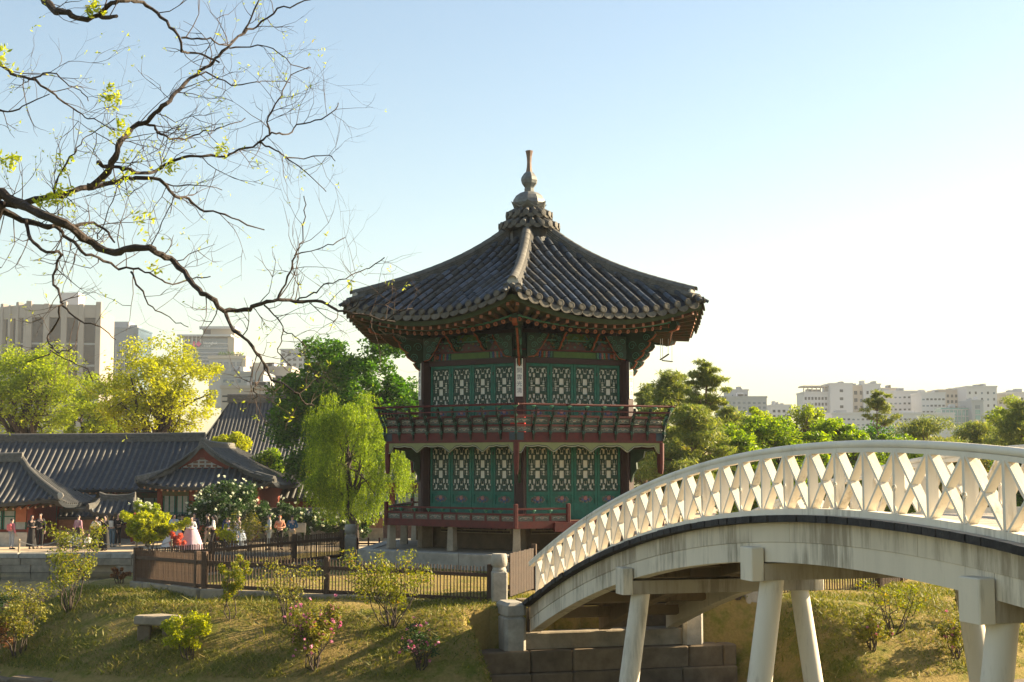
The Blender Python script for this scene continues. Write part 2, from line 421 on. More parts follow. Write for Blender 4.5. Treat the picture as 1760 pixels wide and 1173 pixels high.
# island mound
mb = MB(); NA = 420
rings = [1.0, .992, .98, .965, .95, .935, .92, .905, .89, .875, .86, .845, .83, .815, .80, .785, .77, .755, .74, .69, .6, .5, .4, .25, .1]
rows = [[(ICX + shore_s(a) * math.cos(a), ICY + shore_s(a) * math.sin(a), -.6) for a in [2*math.pi*i/NA for i in range(NA)]]]
for s in rings:
    rr = []
    for i in range(NA):
        a = 2 * math.pi * i / NA; q = shore_s(a) * s; x, y = ICX + q * math.cos(a), ICY + q * math.sin(a)
        rr.append((x, y, island_z(x, y)))
    rows.append(rr)
mb.grid(rows, close=True); n0 = len(mb.v); mb.v.append((ICX, ICY, island_z(ICX, ICY)))
for i in range(NA): mb.f.append((n0 - NA + i, n0 - NA + (i + 1) % NA, n0)); mb.m.append(0)
island = mb.build('island', M_LAWN, smooth=True, kind='structure')
# shore edging stones of the island (each stone a piece of the edging)
sh_root = empty('shore_edging', (ICX, ICY, 0), 'low granite edging stones along the water at the foot of the island lawn', 'stone edging')
a = -2.75
while a < .2:
    L_ = rnd.uniform(.7, 1.35); r = shore_s(a); da = L_ / r
    p = Vector((shore_s(a) * math.cos(a), shore_s(a) * math.sin(a), 0)); q = Vector((shore_s(a + da) * math.cos(a + da), shore_s(a + da) * math.sin(a + da), 0))
    mb = MB(); h = rnd.uniform(.36, .46); d = (q - p).length
    mb.bevbox(.01, d - .01, -.13, .30, -.5, h, .04)
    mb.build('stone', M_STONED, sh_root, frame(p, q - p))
    a += da
# grass tufts standing on the front lawn
g = np.random.default_rng(3); P = []
while len(P) < 80000:
    x = g.uniform(-15, 15); y = g.uniform(29.8, 38)
    aa = math.atan2(y - ICY, x - ICX); t = shore_s(aa) - math.hypot(x - ICX, y - ICY)
    if t < .35 or t > 5.2 or island_z(x, y) < .2: continue
    if 1.0 + .5 * math.sin(x * 2.1 + 1.3 * math.sin(y * 1.7)) + .5 * math.sin(y * 2.9 + x) < g.random() * 1.6: continue
    P.append((x, y, island_z(x, y)))
P = np.array(P); n = len(P); h = .016 + .040 * g.random(n) ** 2 + .07 * (g.random(n) < .06) * g.random(n)
U = np.zeros((n, 3)); U[:, 2] = h; U[:, :2] = g.normal(size=(n, 2)) * (h * .9)[:, None]
V = rand_dirs(n, g); V[:, 2] *= .2; V *= (.006 + .012 * g.random(n))[:, None]; P[:, 2] += h * .9
ob('lawn_grass', quads_mesh('lawn_grass', P, U, V, leafmat('grass_blade', (.065,.095,.012), (.235,.215,.04), .3, (.38,.29,.11))), label='patchy spring grass on the island lawn', cat='grass', kind='stuff')

# stone platform under the pavilion ------------------------------------------------
PX, PY, PB = 0.567, 46.2, 2.54                    # pavilion axis and its floor level
TH0 = R(-95.2)
def vdir(k): return Vector((math.cos(TH0 + k * math.pi / 3), math.sin(TH0 + k * math.pi / 3), 0))
def hexpts(r, z): return [tuple(vdir(k) * r + Vector((0, 0, z))) for k in range(6)]
def FM(k): return RZ(TH0 + math.pi / 6 + k * math.pi / 3 + math.pi / 2)      # face frame: x right, -y outward
A30, T30 = math.cos(math.pi / 6), math.tan(math.pi / 6)
plat = empty('stone_platform', (PX, PY, 1.9), 'six-sided grey granite platform carrying the pavilion', 'platform')
mb = MB(); mb.add(hexpts(5.45, .0) + hexpts(5.45, .60), [(6,7,8,9,10,11)] + [(i, (i+1) % 6, (i+1) % 6 + 6, i + 6) for i in range(6)])
mb.build('paving', M_STONE, plat)
RP = 5.82; ap = RP * A30
for k in range(6):
    nk = [3, 4, 4, 4, 4, 3][k]
    for i in range(nk):
        mb = MB(); h0 = ap - .42
        o0 = lerp(-ap * T30, ap * T30, i / nk); o1 = lerp(-ap * T30, ap * T30, (i + 1) / nk)
        i0 = lerp(-h0 * T30, h0 * T30, i / nk); i1 = lerp(-h0 * T30, h0 * T30, (i + 1) / nk); e = .008; c = .025
        mb.add([(o0+e,-ap,-.1),(o1-e,-ap,-.1),(i1-e,-h0,-.1),(i0+e,-h0,-.1),(o0+e,-ap,.622-c),(o1-e,-ap,.622-c),(i1-e,-h0,.622),(i0+e,-h0,.622),(o0+e+c,-ap+c,.622),(o1-e-c,-ap+c,.622)],
               [(0,1,5,4),(1,2,6,9,5),(2,3,7,6),(3,0,4,8,7),(4,5,9,8),(8,9,6,7)])
        mb.build('kerb_stone', M_STONEL, plat, FM(k))
# far bank retaining wall, laid stone by stone where it shows ----------------------
wall = empty('pond_wall', (0, 68.3, 0), 'grey granite block wall holding the far bank above the pond', 'stone wall')
zc = [-.3, .0, .34, .66, .905]
for c in range(4):
    x = -32 + rnd.random()
    while x < -8:
        L_ = rnd.uniform(.8, 2.1)
        if not (c == 1 and -20.6 < x + L_ / 2 < -19.0):
            mb = MB(); d = rnd.uniform(0, .06)
            mb.bevbox(x + .012, x + L_ - .012, -.34 - d, .12, zc[c] + .008, zc[c + 1] - .004, .03)
            mb.build('stone_block', M_STONE if c < 3 else M_STONEL, wall)
        x += L_
mb = MB(); mb.box(-90, -32.01, -.3, .1, -.5, .9); mb.box(-7.2, 90, -.3, .1, -.5, .9); mb.build('wall_run', M_STONE, wall)
# ================================================================== THE PAVILION
PAV = empty('hexagonal_pavilion', (PX, PY, PB), 'two-storey six-sided wooden pavilion with grey tiled roof and teal lattice doors', 'pavilion')
def zl(z): return z - PB
RC = 3.63                                         # column ring
def six(name, mb, mats, parent=None, faces=range(6), smooth=False, first=None):
    me = mb.mesh(name, mats, smooth)
    return [ob(name, me, parent or PAV, FM(k)) for k in faces]
# --- columns
me = MB().bevbox(-.17, .17, -.17, .17, zl(3.3), zl(8.32), .05).mesh('column', M_MAROON)
cols = []
for k in range(6):
    c = ob('column', me, PAV, T(*(vdir(k) * RC)) @ RZ(TH0 + k * math.pi / 3)); cols.append(c)
# --- inner stone foot with two courses of pale-jointed bricks
af = 3.35 * A30
mb = MB(); mb.add(hexpts(3.35, -.02) + hexpts(3.35, zl(3.30)), [(i, (i+1) % 6, (i+1) % 6 + 6, i + 6) for i in range(6)])
foot = mb.build('foundation_wall', mat('earth_plaster', (.11,.078,.044), .95, .4, 4), PAV)
M_JOINT = mat('pale_mortar', (.22,.18,.10), .9, .2, 9); M_BRICK = mat('dark_brick', (.045,.03,.02), .9, .4, 9, island=.3)
bk = MB().box(0, .235, -.03, .02, 0, .06).mesh('brick', M_BRICK)
for k in (0, 5, 1, 4):
    mb = MB(); mb.box(-1.35, 1.35, -af - .012, -af + .05, zl(3.00), zl(3.215)); mb.build('mortar_band', M_JOINT, foot, FM(k))
    for r_ in range(2):
        x = -1.32 + (.13 if r_ else 0)
        while x < 1.1:
            ob('brick', bk, foot, FM(k) @ T(x, -af - .012, zl(3.025) + r_ * .09)); x += .262
# --- stone stilts under the deck
me = MB().lathe([(.165, -.02), (.15, .2), (.135, zl(3.24))], 4, phase=math.pi / 4).mesh('stone_stilt', M_STONE)
mq = MB().lathe([(.26, -.02), (.24, zl(3.26))], 4, phase=math.pi / 4).mesh('stone_stilt', M_STONED)
for k in range(6):
    ob('stone_stilt', me, PAV, T(*(vdir(k) * 4.72)) @ RZ(TH0 + k * math.pi / 3))
    ob('stone_stilt', me, PAV, FM(k) @ T(0, -4.72 * A30, 0))
    ob('stone_stilt', mq, PAV, T(*(vdir(k) * 3.6)) @ RZ(TH0 + k * math.pi / 3))
# --- decks
def hexslab(name, r, z0, z1, m):
    mb = MB(); mb.add(hexpts(r, z0) + hexpts(r, z1), [(5,4,3,2,1,0), (6,7,8,9,10,11)] + [(i, (i+1) % 6, (i+1) % 6 + 6, i + 6) for i in range(6)])
    return mb.build(name, m, PAV)
M_DECK = mat('deck_boards', (.16,.085,.05), .7, .3, 4)
hexslab('lower_deck', 4.83, zl(3.27), zl(3.42), M_DECK)
hexslab('upper_deck', 4.83, zl(5.86), zl(6.03), M_DECK)
RF = 4.92; aF = RF * A30; hw = aF * T30
six('deck_beam', MB().box(-hw, hw, -aF, -aF + .09, zl(3.235), zl(3.445)), M_RED)
# lower railing: red posts, rails and small scroll-painted panels
def lower_rail(k, x0, x1, endpost):
    r = bpy.data.objects.new('lower_railing', None); COL.objects.link(r); r.parent = PAV; r.matrix_local = FM(k); r.empty_display_size = .1
    MB().box(x0, x1, -aF + .015, -aF + .075, zl(3.605), zl(3.665)).build('middle_rail', M_RED, r)
    MB().box(x0, x1, -aF + .01, -aF + .08, zl(3.772), zl(3.825)).build('top_rail', M_RED, r)
    n = max(2, round((x1 - x0) / .55)); w_ = (x1 - x0) / n
    pm = MB().box(.03, w_ - .03, -aF + .04, -aF + .06, zl(3.447), zl(3.603)).mesh('scroll_panel', M_PANEL)
    sm = MB().box(-.03, .03, -aF + .02, -aF + .07, zl(3.446), zl(3.604)).mesh('stile', M_RED)
    cm = MB().lathe([(.015, zl(3.666)), (.03, zl(3.70)), (.075, zl(3.755)), (.06, zl(3.771))], 8, T(0, -aF + .045, 0)).mesh('lotus_cup', M_TEALL)
    um = MB(); ornament(um, w_ * .5, -aF + .036, zl(3.525), w_ * .36, .055)
    ums = um.mesh('painted_scroll', [M_WHITE, M_PINK, M_BLUEP])
    for i in range(n):
        p = ob('panel', pm, r, T(x0 + i * w_, 0, 0)); ob('painted_scroll', ums, p)
        if i: ob('stile', sm, r, T(x0 + i * w_, 0, 0))
        if i: ob('lotus_cup', cm, r, T(x0 + i * w_, 0, 0))
    for x in endpost: MB().bevbox(x - .055, x + .055, -aF - .02, -aF + .09, zl(3.236), zl(3.95), .015).build('post', M_RED, r)
def ornament(mb, cx, y, cz, w_, h_):              # small painted flower-and-scroll, thin relief facing -y
    mb.slot(0)
    for s in (-1, 1):
        pts = [(cx + s * w_ * (1 - .16 * q) * math.cos(q * .9) * (.35 + .65 * (1 - q / 7)), y, cz + h_ * .9 * math.sin(q * .9) * (1 - q / 8)) for q in range(7)]
        mb.tube(pts, h_ * .12, 4)
    mb.slot(1).lathe([(h_ * .42, -.004), (h_ * .3, .006)], 7, T(cx, y, cz + h_ * .35) @ RX(math.pi / 2))
    mb.slot(2)
    for s in (-1, 1): mb.lathe([(h_ * .22, -.004), (h_ * .15, .005)], 6, T(cx + s * w_ * .45, y, cz - h_ * .2) @ RX(math.pi / 2))
for k in (1, 2, 3, 4, 5): lower_rail(k, -hw + .05, hw - .05, [-hw + .0] if k != 1 else [-hw])
lower_rail(0, -hw + .05, -hw + 1.65, [-hw, -hw + 1.70]); lower_rail(0, hw - 1.6, hw - .05, [hw - 1.66])
# steps block below the railing gap
mb = MB(); mb.box(-hw + 1.2, hw - 1.2, -aF - .10, -aF - .002, zl(3.13), zl(3.40)); mb.box(-hw + 1.7, hw - 1.7, -aF - .42, -aF - .1, zl(2.84), zl(3.0))
mb.build('entrance_step', M_RED, PAV, FM(0))
# --- door leaves
def lattice_mask(nx, ny):
    m = np.ones((ny, nx), bool)                   # True = bar
    def op(cx, cy, w_, h_):
        for sx in {cx, -cx}:
            for sy in {cy, -cy}:
                x0 = round((.5 + sx - w_ / 2) * nx); x1 = round((.5 + sx + w_ / 2) * nx)
                y0 = round((.5 + sy - h_ / 2) * ny); y1 = round((.5 + sy + h_ / 2) * ny)
                m[max(0, y0):max(y0 + 1, y1), max(0, x0):max(x0 + 1, x1)] = False
    op(0, .085, .22, .115); op(0, .175, .22, .045); op(.26, .0, .24, .04)
    op(.30, .06, .12, .045); op(.30, .115, .12, .045)
    op(.17, .27, .12, .10); op(.40, .245, .12, .04); op(.40, .295, .12, .04)
    op(0, .345, .20, .035); op(.46, .345, .09, .035); op(.26, .40, .12, .09)
    op(.12, .455, .10, .035); op(.36, .455, .10, .035)
    for c in range(1, nx, 3):                     # slits between the thin uprights
        for r_ in range(ny):
            if m[r_, c] and m[r_, max(0, c - 1)] and m[r_, min(nx - 1, c + 1)] and r_ % 7 not in (0,) : m[r_, c] = (r_ // 7) % 2 == 0
    return m
def lattice(w_, h_):
    nx, ny = 24, 60; m = lattice_mask(nx, ny); mb = MB(); used = np.zeros_like(m)
    for r_ in range(ny):
        c = 0
        while c < nx:
            if m[r_, c] and not used[r_, c]:
                c1 = c
                while c1 < nx and m[r_, c1] and not used[r_, c1]: c1 += 1
                r1 = r_ + 1
                while r1 < ny and m[r1, c:c1].all() and not used[r1, c:c1].any(): r1 += 1
                used[r_:r1, c:c1] = True
                x0, x1 = -w_/2 + w_*c/nx, -w_/2 + w_*c1/nx; z0, z1 = h_*r_/ny, h_*r1/ny
                p = [(x0,0,z0),(x1,0,z0),(x1,0,z1),(x0,0,z1),(x0,.018,z0),(x1,.018,z0),(x1,.018,z1),(x0,.018,z1)]
                mb.add(p, [(0,1,2,3),(0,4,5,1),(2,6,7,3),(0,3,7,4),(1,5,6,2)]); c = c1
            else: c += 1
    return mb.mesh('lattice', M_LATT)
aC = RC * A30                                     # wall plane
LW = (RC - .40) / 4
def storey(z0, z1, zp0, zp1, zt0, zt1, yo):
    fr = MB(); st = .085; d = .06
    fr.box(-LW/2+.006, -LW/2+st, 0, d, z0, z1); fr.box(LW/2-st, LW/2-.006, 0, d, z0, z1)
    fr.box(-LW/2+st, LW/2-st, .002, d, z1-.09, z1-.001); fr.box(-LW/2+st, LW/2-st, .002, d, z0+.001, zp0)
    fr.box(-LW/2+st, LW/2-st, .002, d, zp1, zt0); fr.box(-LW/2+st, LW/2-st, .022, d, zp0, zp1)
    fm = fr.mesh('door_leaf', M_TEAL)
    lm = lattice(LW - 2 * st, zt1 - zt0)
    pm = MB().box(-LW/2+st, LW/2-st, .03, .045, zt0, zt1).mesh('paper_pane', M_PAPER)
    om = MB(); cz = (zp0 + zp1) / 2; rx, rz = LW * .30, (zp1 - zp0) * .40
    om.slot(0)
    for q in range(9):                            # scalloped medallion
        a = math.pi * 2 * q / 9
        om.lathe([(.055, 0), (.045, .008)], 8, T(rx * .78 * math.cos(a), .02, cz + rz * .62 * math.sin(a)) @ RX(math.pi / 2))
    om.slot(1).lathe([(.075, 0), (.06, .016)], 8, T(0, .02, cz + rz * .3) @ RX(math.pi / 2))
    om.slot(2)
    for s in (-1, 1): om.lathe([(.045, 0), (.03, .017)], 8, T(s * rx * .42, .02, cz - rz * .12) @ RX(math.pi / 2))
    om.lathe([(.05, 0), (.03, .014)], 8, T(0, .02, cz - rz * .45) @ RX(math.pi / 2))
    omm = om.mesh('painted_flower', [M_PANEL, M_PINK, M_BLUEP])
    hm = MB().box(-.02, .02, -.012, .004, -.05, .05).mesh('hinge', M_BLACK)
    for k in range(6):
        for i in range(4):
            x = (i - 1.5) * LW
            l = ob('door_leaf', fm, PAV, FM(k) @ T(x, -aC + yo, 0))
            ob('lattice', lm, l, T(0, .004, zt0)); ob('paper_pane', pm, l); ob('painted_flower', omm, l)
            if i in (0, 2):
                for z in (z0 + .22, zt1 - .2): ob('hinge', hm, l, T(LW / 2, 0, z))
storey(zl(3.44), zl(5.74), zl(3.90), zl(4.17), zl(4.27), zl(5.62), .02)
storey(zl(6.05), zl(8.14), zl(6.50), zl(6.79), zl(6.88), zl(8.04), .02)
# frames round the doors
mb = MB(); hw2 = RC / 2 - .12
for s in (-1, 1):
    for z0, z1 in ((3.42, 5.84), (6.04, 8.30)): mb.box(min(s*hw2, s*LW*2), max(s*hw2, s*LW*2), -aC - .03, -aC + .09, zl(z0), zl(z1))
six('door_jambs', mb, M_MAROON)
mb = MB()
for z0, z1 in ((3.425, 3.44), (5.74, 5.855), (6.035, 6.05), (8.14, 8.30)): mb.box(-LW*2, LW*2, -aC - .045, -aC + .1, zl(z0), zl(z1))
six('door_lintels', mb, M_MAROON)
mb = MB(); mb.add(hexpts(3.3, zl(3.42)) + hexpts(3.3, zl(9.2)), [(i, (i+1) % 6, (i+1) % 6 + 6, i + 6) for i in range(6)])
mb.build('inner_wall', M_MAROON, PAV)
def spiral(mb, c, ex, ez, r0, turns, th, sgn=1, n=16):
    pts = []
    for i in range(n + 1):
        t = i / n; a = turns * 2 * math.pi * t; r = r0 * (1 - .85 * t)
        pts.append(Vector(c) + ex * (r * math.cos(a) * sgn) + ez * (r * math.sin(a)))
    mb.tube(pts, [th * (1 - .5 * i / n) for i in range(n + 1)], 5)
# --- painted frieze above the upper doors
six('frieze_beam', MB().box(-hw2 - .1, hw2 + .1, -aC - .06, -aC + .1, zl(8.303), zl(8.515)), M_DGREEN)
six('frieze_panel', MB().box(-.72, .72, -aC - .075, -aC - .061, zl(8.325), zl(8.495)), M_GREEN)
mb = MB()
for s in (-1, 1):
    for i, (x, sl_) in enumerate(((.80, 3), (.88, 2), (.96, 1), (1.03, 3), (1.10, 0), (1.18, 2), (1.38, 1), (1.46, 3))):
        pts = [(s * (x + .035 * math.cos(q * 2.2)), -aC - .066, zl(8.33) + q * .016) for q in range(11)]
        mb.slot(sl_).tube(pts, .022, 5)
    mb.slot(0).lathe([(.07, 0), (.05, .016)], 8, T(s * 1.28, -aC - .061, zl(8.41)) @ RX(math.pi / 2))
for o_ in six('painted_bands', mb, [M_ORANGE, M_PINK, M_BLUEP, M_TEALL], smooth=True): o_['kind'] = 'stuff'
six('red_band', MB().box(-hw2 - .1, hw2 + .1, -aC - .09, -aC + .1, zl(8.517), zl(8.56)), M_RED)
six('upper_board', MB().box(-hw2 - .1, hw2 + .1, -aC - .03, -aC + .1, zl(8.562), zl(9.05)), M_DGREEN)
mb = MB()
for cx in (-1.12, 0, 1.12):
    mb.prism([(cx - .40, zl(8.565)), (cx + .40, zl(8.565)), (cx + .26, zl(8.80)), (cx - .26, zl(8.80))], -aC - .05, -aC - .031)
six('flower_panels', mb, M_PURPLE)
mb = MB(); gq = random.Random(4)
for i in range(120):
    x = gq.uniform(-1.55, 1.55); z = gq.uniform(8.60, 9.02)
    mb.slot(gq.choice((0, 0, 0, 1, 1, 2, 3))); spiral(mb, (x, -aC - .06 - gq.random() * .06, zl(z)), Vector((1, 0, 0)), Vector((0, 0, 1)), gq.uniform(.025, .055), 1.3, .009, gq.choice((-1, 1)), 9)
for o_ in six('painted_scrolls', mb, [M_TEALL, M_ORANGE, M_CREAM, M_BLUEP], smooth=True): o_['kind'] = 'stuff'
six('purlin_board', MB().box(-.62, .62, -aC - .07, -aC - .032, zl(8.87), zl(9.06)), M_GREEN)
six('purlin_line', MB().box(-1.3, 1.3, -aC - .09, -aC - .035, zl(8.83), zl(8.865)), M_TEALL)
# --- brackets
prof = [(3.5, 7.98), (3.74, 8.0), (3.92, 8.1), (4.02, 8.24), (3.94, 8.27), (4.06, 8.33), (4.22, 8.44), (4.28, 8.54), (4.18, 8.56), (4.30, 8.62), (4.46, 8.74), (4.50, 8.84), (4.42, 8.86), (4.60, 8.96), (4.70, 9.08), (4.66, 9.2), (3.5, 9.2)]
rad = MB().prism([(r, zl(z)) for r, z in prof], -.06, .06).mesh('column_bracket', M_DGREEN)
edge = MB(); edge.tube([(r + .01, 0, zl(z)) for r, z in prof[1:15]], .034, 5)
edm = edge.mesh('bracket_edge', M_ORANGE, True)
curls = MB(); ex, ez = Vector((1, 0, 0)), Vector((0, 0, 1))
for (r, z, q) in ((3.78, 8.14, .12), (4.02, 8.42, .13), (4.24, 8.70, .13), (3.9, 8.75, .15), (4.4, 8.98, .12)):
    for y in (-.065, .065): spiral(curls, (r, y, zl(z)), ex, ez, q, 1.6, .012)
cum = curls.mesh('bracket_scroll', M_TEALL, True)
wing = MB(); wing.prism([(.18, zl(8.32)), (.42, zl(8.34)), (.52, zl(8.46)), (.44, zl(8.52)), (.62, zl(8.60)), (.70, zl(8.72)), (.60, zl(8.76)), (.78, zl(8.86)), (.86, zl(9.02)), (.18, zl(9.02))], -.035, .035)
wm = wing.mesh('side_bracket', M_DGREEN)
wc = MB(); wc.slot(1).tube([(.22, -.03, zl(8.30)), (.42, -.04, zl(8.335)), (.53, -.04, zl(8.46)), (.63, -.04, zl(8.60)), (.71, -.04, zl(8.72)), (.79, -.04, zl(8.86)), (.87, -.04, zl(9.0))], .015, 5)
wc.slot(0)
for (x, z, q) in ((.36, 8.44, .09), (.40, 8.66, .11), (.58, 8.80, .10), (.30, 8.86, .09), (.70, 8.94, .08)): spiral(wc, (x, -.04, zl(z)), ex, ez, q, 1.5, .010)
wcm = wc.mesh('side_scroll', [M_TEALL, M_ORANGE], True)
for k in range(6):
    b = ob('column_bracket', rad, PAV, RZ(TH0 + k * math.pi / 3)); ob('bracket_edge', edm, b); ob('bracket_scroll', cum, b)
    for s in (-1, 1):
        M = T(*(vdir(k) * (RC + .14))) @ RZ(TH0 + k * math.pi / 3 + math.pi / 2) @ RZ(R(30) * s) @ T(0, -.10, 0)
        M = M @ (S3(-1.05, 1, 1) if s < 0 else S3(1.05, 1, 1))
        q = ob('side_bracket', wm, PAV, M); ob('side_scroll', wcm, q)
pm2 = MB().prism([(aC - .05, zl(8.56)), (aC + .12, zl(8.58)), (aC + .26, zl(8.70)), (aC + .22, zl(8.76)), (aC + .40, zl(8.84)), (aC + .48, zl(8.96)), (aC + .66, zl(9.06)), (aC - .05, zl(9.06))], -.05, .05).mesh('wall_bracket', M_DGREEN)
pe = MB(); pe.tube([(aC + .02, 0, zl(8.555)), (aC + .14, 0, zl(8.58)), (aC + .28, 0, zl(8.70)), (aC + .30, 0, zl(8.78)), (aC + .42, 0, zl(8.84)), (aC + .50, 0, zl(8.96)), (aC + .64, 0, zl(9.05))], .028, 5)
pem = pe.mesh('bracket_edge', M_ORANGE, True)
ps = MB()
for (r, z, q) in ((aC + .12, 8.70, .09), (aC + .26, 8.86, .10), (aC + .06, 8.9, .10)):
    for y in (-.055, .055): spiral(ps, (r, y, zl(z)), ex, ez, q, 1.5, .016)
psm = ps.mesh('bracket_scroll', M_TEALL, True)
for k in range(6):
    for x in (-.56, .56):
        b = ob('wall_bracket', pm2, PAV, FM(k) @ T(x, 0, 0) @ RZ(-math.pi / 2)); ob('bracket_edge', pem, b); ob('bracket_scroll', psm, b)
# --- plaques on the columns
pq = MB().bevbox(-.105, .105, -.02, .0, zl(7.11), zl(8.25), .008).mesh('plaque', mat('whitewashed_board', (.78,.75,.68), .8, .15, 10))
tx = text_mesh('足\n開\n雲\n光\n清', .17, mat('blue_black_ink', (.05,.06,.10), .7, .1), .001, 1.18)
for k in range(6):
    p = ob('name_plaque', pq, PAV, T(*(vdir(k) * (RC + .172))) @ RZ(TH0 + k * math.pi / 3 + math.pi / 2))
    ob('plaque_lettering', tx, p, T(0, -.022, zl(7.68)) @ RX(math.pi / 2))
# --- upper balcony
six('balcony_fascia', MB().box(-hw, hw, -aF, -aF + .10, zl(5.735), zl(6.03)), M_RED)
me = MB().box(-.24, .005, -aF - .006, -aF + .08, zl(5.80), zl(6.028)).mesh('corner_plate', M_NAVY)
me2 = MB().box(-.005, .24, -aF - .006, -aF + .08, zl(5.80), zl(6.028)).mesh('corner_plate', M_NAVY)
NB = 9; bw = 2 * hw / NB
panel = MB().box(.045, bw - .045, -aF + .03, -aF + .05, 0, .15).mesh('balcony_panel', M_PANEL)
orn = MB(); ornament(orn, bw * .5, -aF + .026, .07, bw * .34, .055); ornm = orn.mesh('painted_scroll', [M_WHITE, M_PINK, M_BLUEP])
stile = MB().box(-.045, .045, -aF + .012, -aF + .07, zl(6.031), zl(6.53)).mesh('stile', M_MAROON)
gy = MB().prism([(0, zl(5.80)), (-.05, zl(5.95)), (-.045, zl(6.12)), (-.09, zl(6.28)), (-.16, zl(6.42)), (-.22, zl(6.56)), (-.245, zl(6.70)), (-.25, zl(6.76)), (-.18, zl(6.76)), (-.17, zl(6.66)), (-.12, zl(6.50)), (-.03, zl(6.36)), (.02, zl(6.2)), (.02, zl(5.80))], -.026, .026, RZ(math.pi / 2)).mesh('rail_bracket', mat('dark_bracket_green', (.006,.018,.011), .6, .4, 9))
gs = MB()
for i, (y, z) in enumerate(((-.06, 6.02), (-.10, 6.30), (-.17, 6.50))):
    for sx in (-.028, .028): spiral(gs, (sx, y + .03, zl(z)), Vector((0, 1, 0)), ez, .06, 1.2, .011)
gsm = gs.mesh('bracket_scroll', M_TEALL, True)
cup = MB().lathe([(.03, zl(6.73)), (.05, zl(6.755)), (.085, zl(6.785)), (.06, zl(6.80))], 8).mesh('lotus_cup', M_TEALL, True)
RR = 5.23; aR = RR * A30; hr = aR * T30
for k in range(6):
    r = bpy.data.objects.new('balcony_railing', None); COL.objects.link(r); r.parent = PAV; r.matrix_local = FM(k); r.empty_display_size = .1
    MB().tube([(-hr - .12, -aR, zl(6.832)), (hr + .12, -aR, zl(6.832))], .032, 8).build('handrail', M_RED, r, smooth=True)
    MB().box(-hw, hw, -aF + .01, -aF + .075, zl(6.47), zl(6.535)).build('top_rail', M_RED, r)
    MB().box(-hw, hw, -aF + .01, -aF + .075, zl(6.20), zl(6.262)).build('middle_rail', M_RED, r)
    MB().box(-hr + .02, hr - .02, -aR + .03, -aR + .07, zl(6.63), zl(6.67)).build('lower_bar', M_RED, r)
    for i in range(NB):
        for z in (6.045, 6.30):
            p = ob('panel', panel, r, T(-hw + i * bw, 0, zl(z))); ob('painted_scroll', ornm, p)
        if i:
            ob('stile', stile, r, T(-hw + i * bw, 0, 0))
            q = ob('rail_bracket', gy, r, T(-hw + i * bw, -aF, 0)); ob('bracket_scroll', gsm, q)
            ob('lotus_cup', cup, r, T((-hw + i * bw) * hr / hw, -aR, 0))
    ob('corner_plate', me, PAV, FM(k) @ T(hw, 0, 0)); ob('corner_plate', me2, PAV, FM(k) @ T(-hw, 0, 0))
    b = ob('corner_rail_bracket', gy, PAV, T(*(vdir(k) * (RF + .03))) @ RZ(TH0 + k * math.pi / 3 + math.pi / 2)); ob('lotus_cup', cup, b, T(0, -.26, 0)); ob('bracket_scroll', gsm, b)
    MB().lathe([(.05, zl(4.80)), (.075, zl(4.95)), (.085, zl(5.2)), (.09, zl(5.73))], 6).build('hanging_post', M_RED, PAV, T(*(vdir(k) * 4.86)))
    MB().box(3.55, 4.82, -.06, .06, zl(5.55), zl(5.83)).build('balcony_joist', M_MAROON, PAV, RZ(TH0 + k * math.pi / 3))
    sc = MB().prism([(3.7, zl(4.5)), (3.82, zl(4.55)), (3.9, zl(4.8)), (4.02, zl(4.95)), (4.0, zl(5.15)), (4.25, zl(5.3)), (4.3, zl(5.5)), (4.6, zl(5.549)), (3.7, zl(5.549))], -.04, .04)
    sc.build('balcony_bracket', M_DGREEN, PAV, RZ(TH0 + k * math.pi / 3))
# scalloped valance under the balcony
def valz(x):                                       # lower edge as drop below the fascia
    u = abs(x) / (hw - .08); d = .10 + .035 * abs(math.sin(x * 7.2)) ** .6
    for c in (.0, .52):
        q = abs(u - c) / .115
        if q < 1: d = max(d, .30 - .19 * q)
    if u > .90: d = max(d, .10 + .22 * smooth((u - .90) / .07))
    return d
N = 110; xsv = [lerp(-hw + .08, hw - .08, i / N) for i in range(N + 1)]
mb = MB(); rows = [[(x, y, zl(5.733)) for x in xsv] for y in (-aF + .015,)] ; low = [(x, -aF + .015, zl(5.733) - valz(x)) for x in xsv]
lowb = [(x, -aF + .05, zl(5.733) - valz(x)) for x in xsv]; topb = [(x, -aF + .05, zl(5.733)) for x in xsv]
mb.grid([rows[0], low, lowb, topb])
val = six('valance', mb, M_CREAM)
ln = MB(); ln.tube([(x, -aF + .012, zl(5.733) - valz(x) + .018) for x in xsv], .008, 4)
lm_ = ln.mesh('valance_line', M_WHITE)
ln2 = MB(); ln2.tube([(x, -aF + .012, zl(5.733) - valz(x) + .042) for x in xsv], .007, 4); lm2 = ln2.mesh('valance_line', M_BLACK)
for v in val: ob('valance_line', lm_, v); ob('valance_line', lm2, v)
# ------------------------------------------------------------------ roof
ROOF = bpy.data.objects.new('roof', None); COL.objects.link(ROOF); ROOF.parent = PAV; ROOF.empty_display_size = .3
RE = 6.35; aE = RE * A30
_zh = np.polyfit([.5, 1.02, 1.8, 2.74, 3.7, 4.69, 5.5, 6.0, 6.4], [12.74, 12.34, 11.82, 11.31, 10.90, 10.55, 10.29, 10.14, 10.03], 4)
def zhip(r): return zl(float(np.polyval(_zh, r)))
def lift(a): return .62 * (max(0, a) / aE) ** 3
def eave_in(u): return aE - .17 * (1 - abs(u) ** 2)   # eave curves inwards at mid-face
def zsurf(x, a):                                  # roof surface height, a = distance out from the axis along the face normal
    u = min(1, abs(x) / max(a * T30, 1e-6))
    return zhip(a / A30) - lift(a) * (1 - u ** 2.0)
NROW = 18; SP = 2 * aE * T30 / NROW
def eave_a(x):
    u = abs(x) / (aE * T30); return eave_in(min(1, u))
TL = .36; TR = .086
